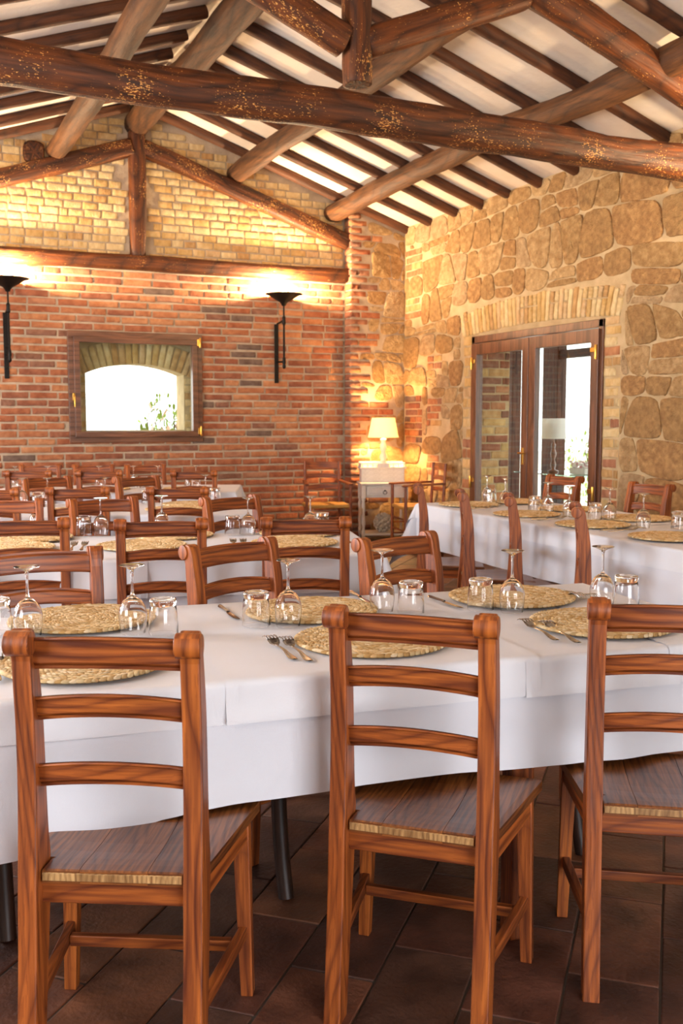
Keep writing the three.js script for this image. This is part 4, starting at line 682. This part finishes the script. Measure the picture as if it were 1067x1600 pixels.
[['at the picture edge', -0.75, -5.12], ['in the middle', -0.05, -5.12], ['nearest the aisle', 0.6, -5.12]].forEach(([s, u, n]) => placemat(fB.P(u, n), `round straw placemat on the far side of the second table, ${s}`, mB));
[['near side nearest the aisle', -0.38, -6.62], ['near side farther from the aisle', -1.0, -6.62], ['far side nearest the aisle', -0.3, -7.03], ['far side farther from the aisle', -0.95, -7.03]].forEach(([s, u, n]) => placemat(fC.P(u, n), `round straw placemat on the third table, ${s}`, mC));
[['nearest the aisle', -0.85, -8.6], ['farther from the aisle', -1.55, -8.6]].forEach(([s, u, n]) => placemat(fD.P(u, n), `round straw placemat on the last table, ${s}`, mD));
['nearest the white console', 'second from the white console', 'third from the white console', 'farthest from the white console'].forEach((s, i) => placemat([[3.735, 0, -5.88], [3.68, 0, -5.12], [3.65, 0, -4.45], [3.61, 0, -3.8]][i], `round straw placemat on the aisle side of the side table, ${s}`, mS));
['nearest the white console', 'second from the white console', 'third from the white console', 'farthest from the white console'].forEach((s, i) => placemat([[4.2, 0, -5.95], [4.16, 0, -5.3], [4.12, 0, -4.62], [4.08, 0, -3.9]][i], `round straw placemat on the wall side of the side table, ${s}`, mS));

// ───────── glasses, upside down ─────────
const gob0 = thing('wine_glass', '', 'wine glass');
part('bowl', lathe([[0.0325, 0.0005], [0.0335, 0], [0.034, 0.0008], [0.0366, 0.02], [0.0388, 0.038], [0.0388, 0.055], [0.0345, 0.075], [0.0245, 0.0915], [0.0125, 0.1005], [0.0062, 0.1045], [0.0, 0.1055], [0.0, 0.0975], [0.01, 0.0955], [0.0225, 0.0885], [0.033, 0.0735], [0.0376, 0.0545], [0.0376, 0.0385], [0.0355, 0.0205], [0.0325, 0.0005]], 40), glassSolid, gob0);
part('stem', lathe([[0.0, 0.1056], [0.0062, 0.1058], [0.0055, 0.109], [0.0042, 0.115], [0.0038, 0.14], [0.0042, 0.165], [0.006, 0.175], [0.0, 0.177]], 20), glassSolid, gob0);
part('foot', lathe([[0.0, 0.175], [0.008, 0.177], [0.016, 0.182], [0.03, 0.1868], [0.0345, 0.1882], [0.0352, 0.1892], [0.034, 0.19], [0.0, 0.1895]], 40), glassSolid, gob0);
const tum0 = thing('tumbler', '', 'tumbler');
part('wall', lathe([[0.0395, 0.0005], [0.0403, 0], [0.041, 0.0008], [0.0405, 0.03], [0.038, 0.062], [0.0355, 0.078], [0.033, 0.078], [0.0362, 0.061], [0.039, 0.03], [0.0395, 0.0005]], 44), glassSolid, tum0);
part('base', lathe([[0.0, 0.0795], [0.025, 0.0785], [0.0332, 0.0782], [0.0352, 0.0785], [0.035, 0.084], [0.0368, 0.0865], [0.0372, 0.0935], [0.0355, 0.0965], [0.029, 0.097], [0.022, 0.0925], [0.0, 0.0912]], 44), glassSolid, tum0);
const usedProto = new Set();
function glass(proto, name, x, z, label, group) { if (!usedProto.has(proto)) { usedProto.add(proto); proto.position.set(x, TOP, z); proto.userData.label = label; if (group) proto.userData.group = group; } else copyOf(proto, name, label, [x, TOP, z], 0, group); }
const wine = (x, z, label, g) => glass(gob0, 'wine_glass', x, z, label, g), tumb = (x, z, label, g) => glass(tum0, 'tumbler', x, z, label, g);
const wA = 'upturned wine glasses on the front table', tA = 'upturned tumblers on the front table';
wine(1.056, -2.61, 'upturned wine glass in front of the chair with the flecked top rail', wA);
wine(0.364, -2.79, 'upturned wine glass beside the tumbler at the picture edge', wA);
wine(0.63, -2.70, 'upturned wine glass on the far placemat edge beside a tumbler holding no drink', wA);
wine(1.40, -2.69, 'upturned wine glass before the far chair nearest the aisle', wA);
wine(1.755, -2.51, 'upturned wine glass in front of the far aisle-end placemat', wA);
wine(2.07, -2.47, 'upturned wine glass behind the scroll of the chair cut off by the picture', wA);
tumb(0.975, -2.655, 'upturned tumbler with a knife tip beside it and flecked chair rail behind', tA);
tumb(0.29, -2.86, 'upturned tumbler cut by the picture edge on the front table', tA);
tumb(0.705, -2.66, 'upturned tumbler beside the crease between two top cloths', tA);
tumb(1.468, -2.63, 'upturned tumbler at the foot of the knife above the middle near chair', tA);
tumb(1.69, -2.585, 'upturned tumbler overlapping the far aisle-end placemat', tA);
tumb(2.14, -2.44, 'upturned tumbler above the top rail of the cut-off near chair', tA);
const ord = ['nearest the aisle', 'second from the aisle', 'third from the aisle', 'fourth from the aisle', 'fifth from the aisle', 'sixth from the aisle'];
[[2.066, -4.79], [1.738, -4.84], [1.364, -5.142], [1.04, -5.12], [0.775, -5.486]].forEach(([x, z], i) => wine(x, z, `upturned wine glass on the second table, ${ord[i]}`, 'upturned wine glasses on the second table'));
[[2.15, -4.83], [1.66, -4.86], [0.96, -5.15]].forEach(([x, z], i) => tumb(x, z, `upturned tumbler on the second table, ${ord[i]}`, 'upturned tumblers on the second table'));
[[2.196, -7.03], [1.453, -6.98], [1.08, -7.1], [0.918, -7.15]].forEach(([x, z], i) => wine(x, z, `upturned wine glass on the third table, ${ord[i]}`, 'upturned wine glasses on the third table'));
[[2.237, -6.93], [1.742, -6.95], [1.007, -7.05], [0.85, -7.2]].forEach(([x, z], i) => tumb(x, z, `upturned tumbler on the third table, ${ord[i]}`, 'upturned tumblers on the third table'));
for (const [i, px] of [2.56, 2.25, 2.05, 1.77, 1.36, 1.1].entries()) wine(px, -8.78 - (px - 1.7) * -0.36, `upturned wine glass on the last table, ${ord[i]}`, 'upturned wine glasses on the last table');
for (const [i, px] of [2.48, 2.12, 1.3].entries()) tumb(px, -8.72 - (px - 1.7) * -0.38, `upturned tumbler on the last table, ${ord[i]}`, 'upturned tumblers on the last table');
const ordS = ['nearest the white console', 'second from the white console', 'third from the white console', 'fourth from the white console', 'fifth from the white console', 'farthest from the white console'];
[[4.0, -6.05], [3.93, -5.72], [3.9, -5.2], [3.82, -4.88], [3.92, -4.63], [3.79, -4.2]].forEach(([x, z], i) => wine(x, z, `upturned wine glass on the side table, ${ordS[i]}`, 'upturned wine glasses on the side table'));
[[3.965, -5.95], [3.87, -5.30], [3.87, -4.7], [3.93, -4.08]].forEach(([x, z], i) => tumb(x, z, `upturned tumbler on the side table, ${i === 3 ? ordS[5] : ordS[i]}`, 'upturned tumblers on the side table'));

// ───────── cutlery ─────────
function bend(geo, prof) { const p = geo.attributes.position; for (let i = 0; i < p.count; i++) p.setY(i, p.getY(i) + prof(p.getZ(i))); geo.computeVertexNormals(); return geo; }
const forkProto = (() => {
  const t = thing('fork', '', 'fork');
  const prof = (z) => (z < -0.04 ? 0.012 * Math.sin(clamp((-z - 0.04) / 0.07) * Math.PI * 0.9) + 0.004 : lerp(0.004, 0.001, clamp((z + 0.04) / 0.1)) + 0.004 * Math.exp(-(((z - 0.02) / 0.04) ** 2)));
  const flat = (shape, d = 0.0022) => new THREE.ExtrudeGeometry(shape, { depth: d, bevelEnabled: true, bevelSize: 0.0006, bevelThickness: 0.0006, bevelSegments: 1, curveSegments: 10, steps: 1 }).rotateX(Math.PI / 2).translate(0, d, 0);
  const strip = (pts) => grid(6, pts.length - 1, (u, v) => { const [z, w] = pts[Math.round(v * (pts.length - 1))], x = (u - 0.5) * 2; return [x * w, 0.0022 * (1 - x * x * x * x), z]; });
  const dbl = (g) => { const b = g.clone(), ix = b.index.array; for (let i = 0; i < ix.length; i += 3) { const q = ix[i]; ix[i] = ix[i + 1]; ix[i + 1] = q; } const p = b.attributes.position; for (let i = 0; i < p.count; i++) p.setY(i, 0); return merge([g, b]); };
  const handle = [[0.1, 0.004], [0.098, 0.0085], [0.085, 0.0098], [0.07, 0.0085], [0.05, 0.0062], [0.03, 0.0045], [0.0, 0.0034], [-0.02, 0.0034], [-0.034, 0.006], [-0.045, 0.0125], [-0.056, 0.0145], [-0.061, 0.0143]];
  part('handle', bend(dbl(strip(handle)), prof), steel, t);
  for (let k = 0; k < 4; k++) { const x = (k - 1.5) * 0.0079; part('tine', bend(dbl(strip([[-0.06, 0.0024], [-0.075, 0.002], [-0.09, 0.0019], [-0.1, 0.0016], [-0.108, 0.0008]])).translate(x, 0, 0), prof), steel, t); }
  t.scale.setScalar(1.13); return t;
})();
const knifeProto = (() => {
  const t = thing('knife', '', 'knife');
  const strip = (pts, h) => { const g = grid(6, pts.length - 1, (u, v) => { const [z, a, b] = pts[Math.round(v * (pts.length - 1))]; return [lerp(a, b, u), h * (1 - (2 * u - 1) ** 4) + 0.001, z]; }), b = g.clone(), ix = b.index.array; for (let i = 0; i < ix.length; i += 3) { const q = ix[i]; ix[i] = ix[i + 1]; ix[i + 1] = q; } const p = b.attributes.position; for (let i = 0; i < p.count; i++) p.setY(i, 0.0004); return merge([g, b]); };
  part('handle', strip([[0.11, -0.003, 0.003], [0.107, -0.008, 0.008], [0.09, -0.0085, 0.0085], [0.05, -0.0062, 0.0062], [0.02, -0.005, 0.005], [0.005, -0.006, 0.006]], 0.005), steel, t);
  part('blade', strip([[0.006, -0.006, 0.006], [-0.01, -0.0065, 0.009], [-0.05, -0.0065, 0.0105], [-0.09, -0.0065, 0.0095], [-0.105, -0.006, 0.005], [-0.112, -0.005, -0.002]], 0.0012), steel, t);
  return t;
})();
function cutlery(proto, name, x, z, az, label, group, y = TOP - 0.001) { if (!usedProto.has(proto)) { usedProto.add(proto); proto.position.set(x, y, z); proto.rotation.y = -az * DEG; proto.userData.label = label; if (group) proto.userData.group = group; } else copyOf(proto, name, label, [x, y, z], -az * DEG, group); }
const gk = 'forks and knives on the front table';
cutlery(forkProto, 'fork', 0.924, -2.335, 4, 'outer fork of the pair beside the middle placemat on the front table', gk);
cutlery(forkProto, 'fork', 0.954, -2.305, 5, 'inner fork of the pair, touching the middle near placemat', gk);
cutlery(forkProto, 'fork', 1.655, -2.235, 12, 'outer fork of the pair beside the cut-off near placemat', gk);
cutlery(forkProto, 'fork', 1.69, -2.185, 13, 'inner fork of the pair beside the cut-off near placemat', gk);
cutlery(forkProto, 'fork', 0.243, -2.43, 6, 'fork at the picture edge beside the first placemat', gk);
cutlery(forkProto, 'fork', 2.09, -2.70, 184, 'fork lying tines towards us beside the far aisle-end placemat', gk);
cutlery(forkProto, 'fork', 2.125, -2.665, 186, 'outermost fork lying towards us at the aisle end', gk);
cutlery(knifeProto, 'knife', 0.965, -2.87, 184, 'knife lying beside the tumbler before the flecked chair', gk);
cutlery(knifeProto, 'knife', 1.655, -2.74, 182, 'knife lying beside the far aisle-end placemat', gk);
cutlery(knifeProto, 'knife', 1.445, -2.93, 188, 'knife mostly hidden behind the wine glass before the aisle chair', gk);
[[...fB.P(-0.5, -4.7), 'by the placemat behind the middle chair'], [...fB.P(0.24, -4.7), 'by the placemat behind the aisle chair']].forEach(([x, , z, s]) => { cutlery(forkProto, 'fork', x, z, 16, `outer fork on the second table ${s}`, 'forks on the second table'); cutlery(forkProto, 'fork', x + 0.045, z + 0.012, 17, `inner fork on the second table ${s}`, 'forks on the second table'); });
[[...fB.P(0.08, -4.66), 'between the two near placemats'], [...fB.P(0.8, -4.66), 'at the aisle end']].forEach(([x, , z, s]) => cutlery(knifeProto, 'knife', x, z, 14, `knife on the second table ${s}`, 'knives on the second table'));
[[3.63, -5.56, 'between the first two placemats'], [3.63, -4.78, 'between the second and third placemats'], [3.6, -4.12, 'between the third and fourth placemats']].forEach(([x, z, s]) => { cutlery(forkProto, 'fork', x, z, 94, `fork on the side table ${s}`, 'cutlery on the side table'); cutlery(knifeProto, 'knife', x, z - 0.07, 92, `knife on the side table ${s}`, 'cutlery on the side table'); });

scene.traverse((o) => { if (o.isMesh) { o.castShadow = true; o.receiveShadow = true; } if (o.isPointLight) o.castShadow = true; });
renderer.render(scene, camera);
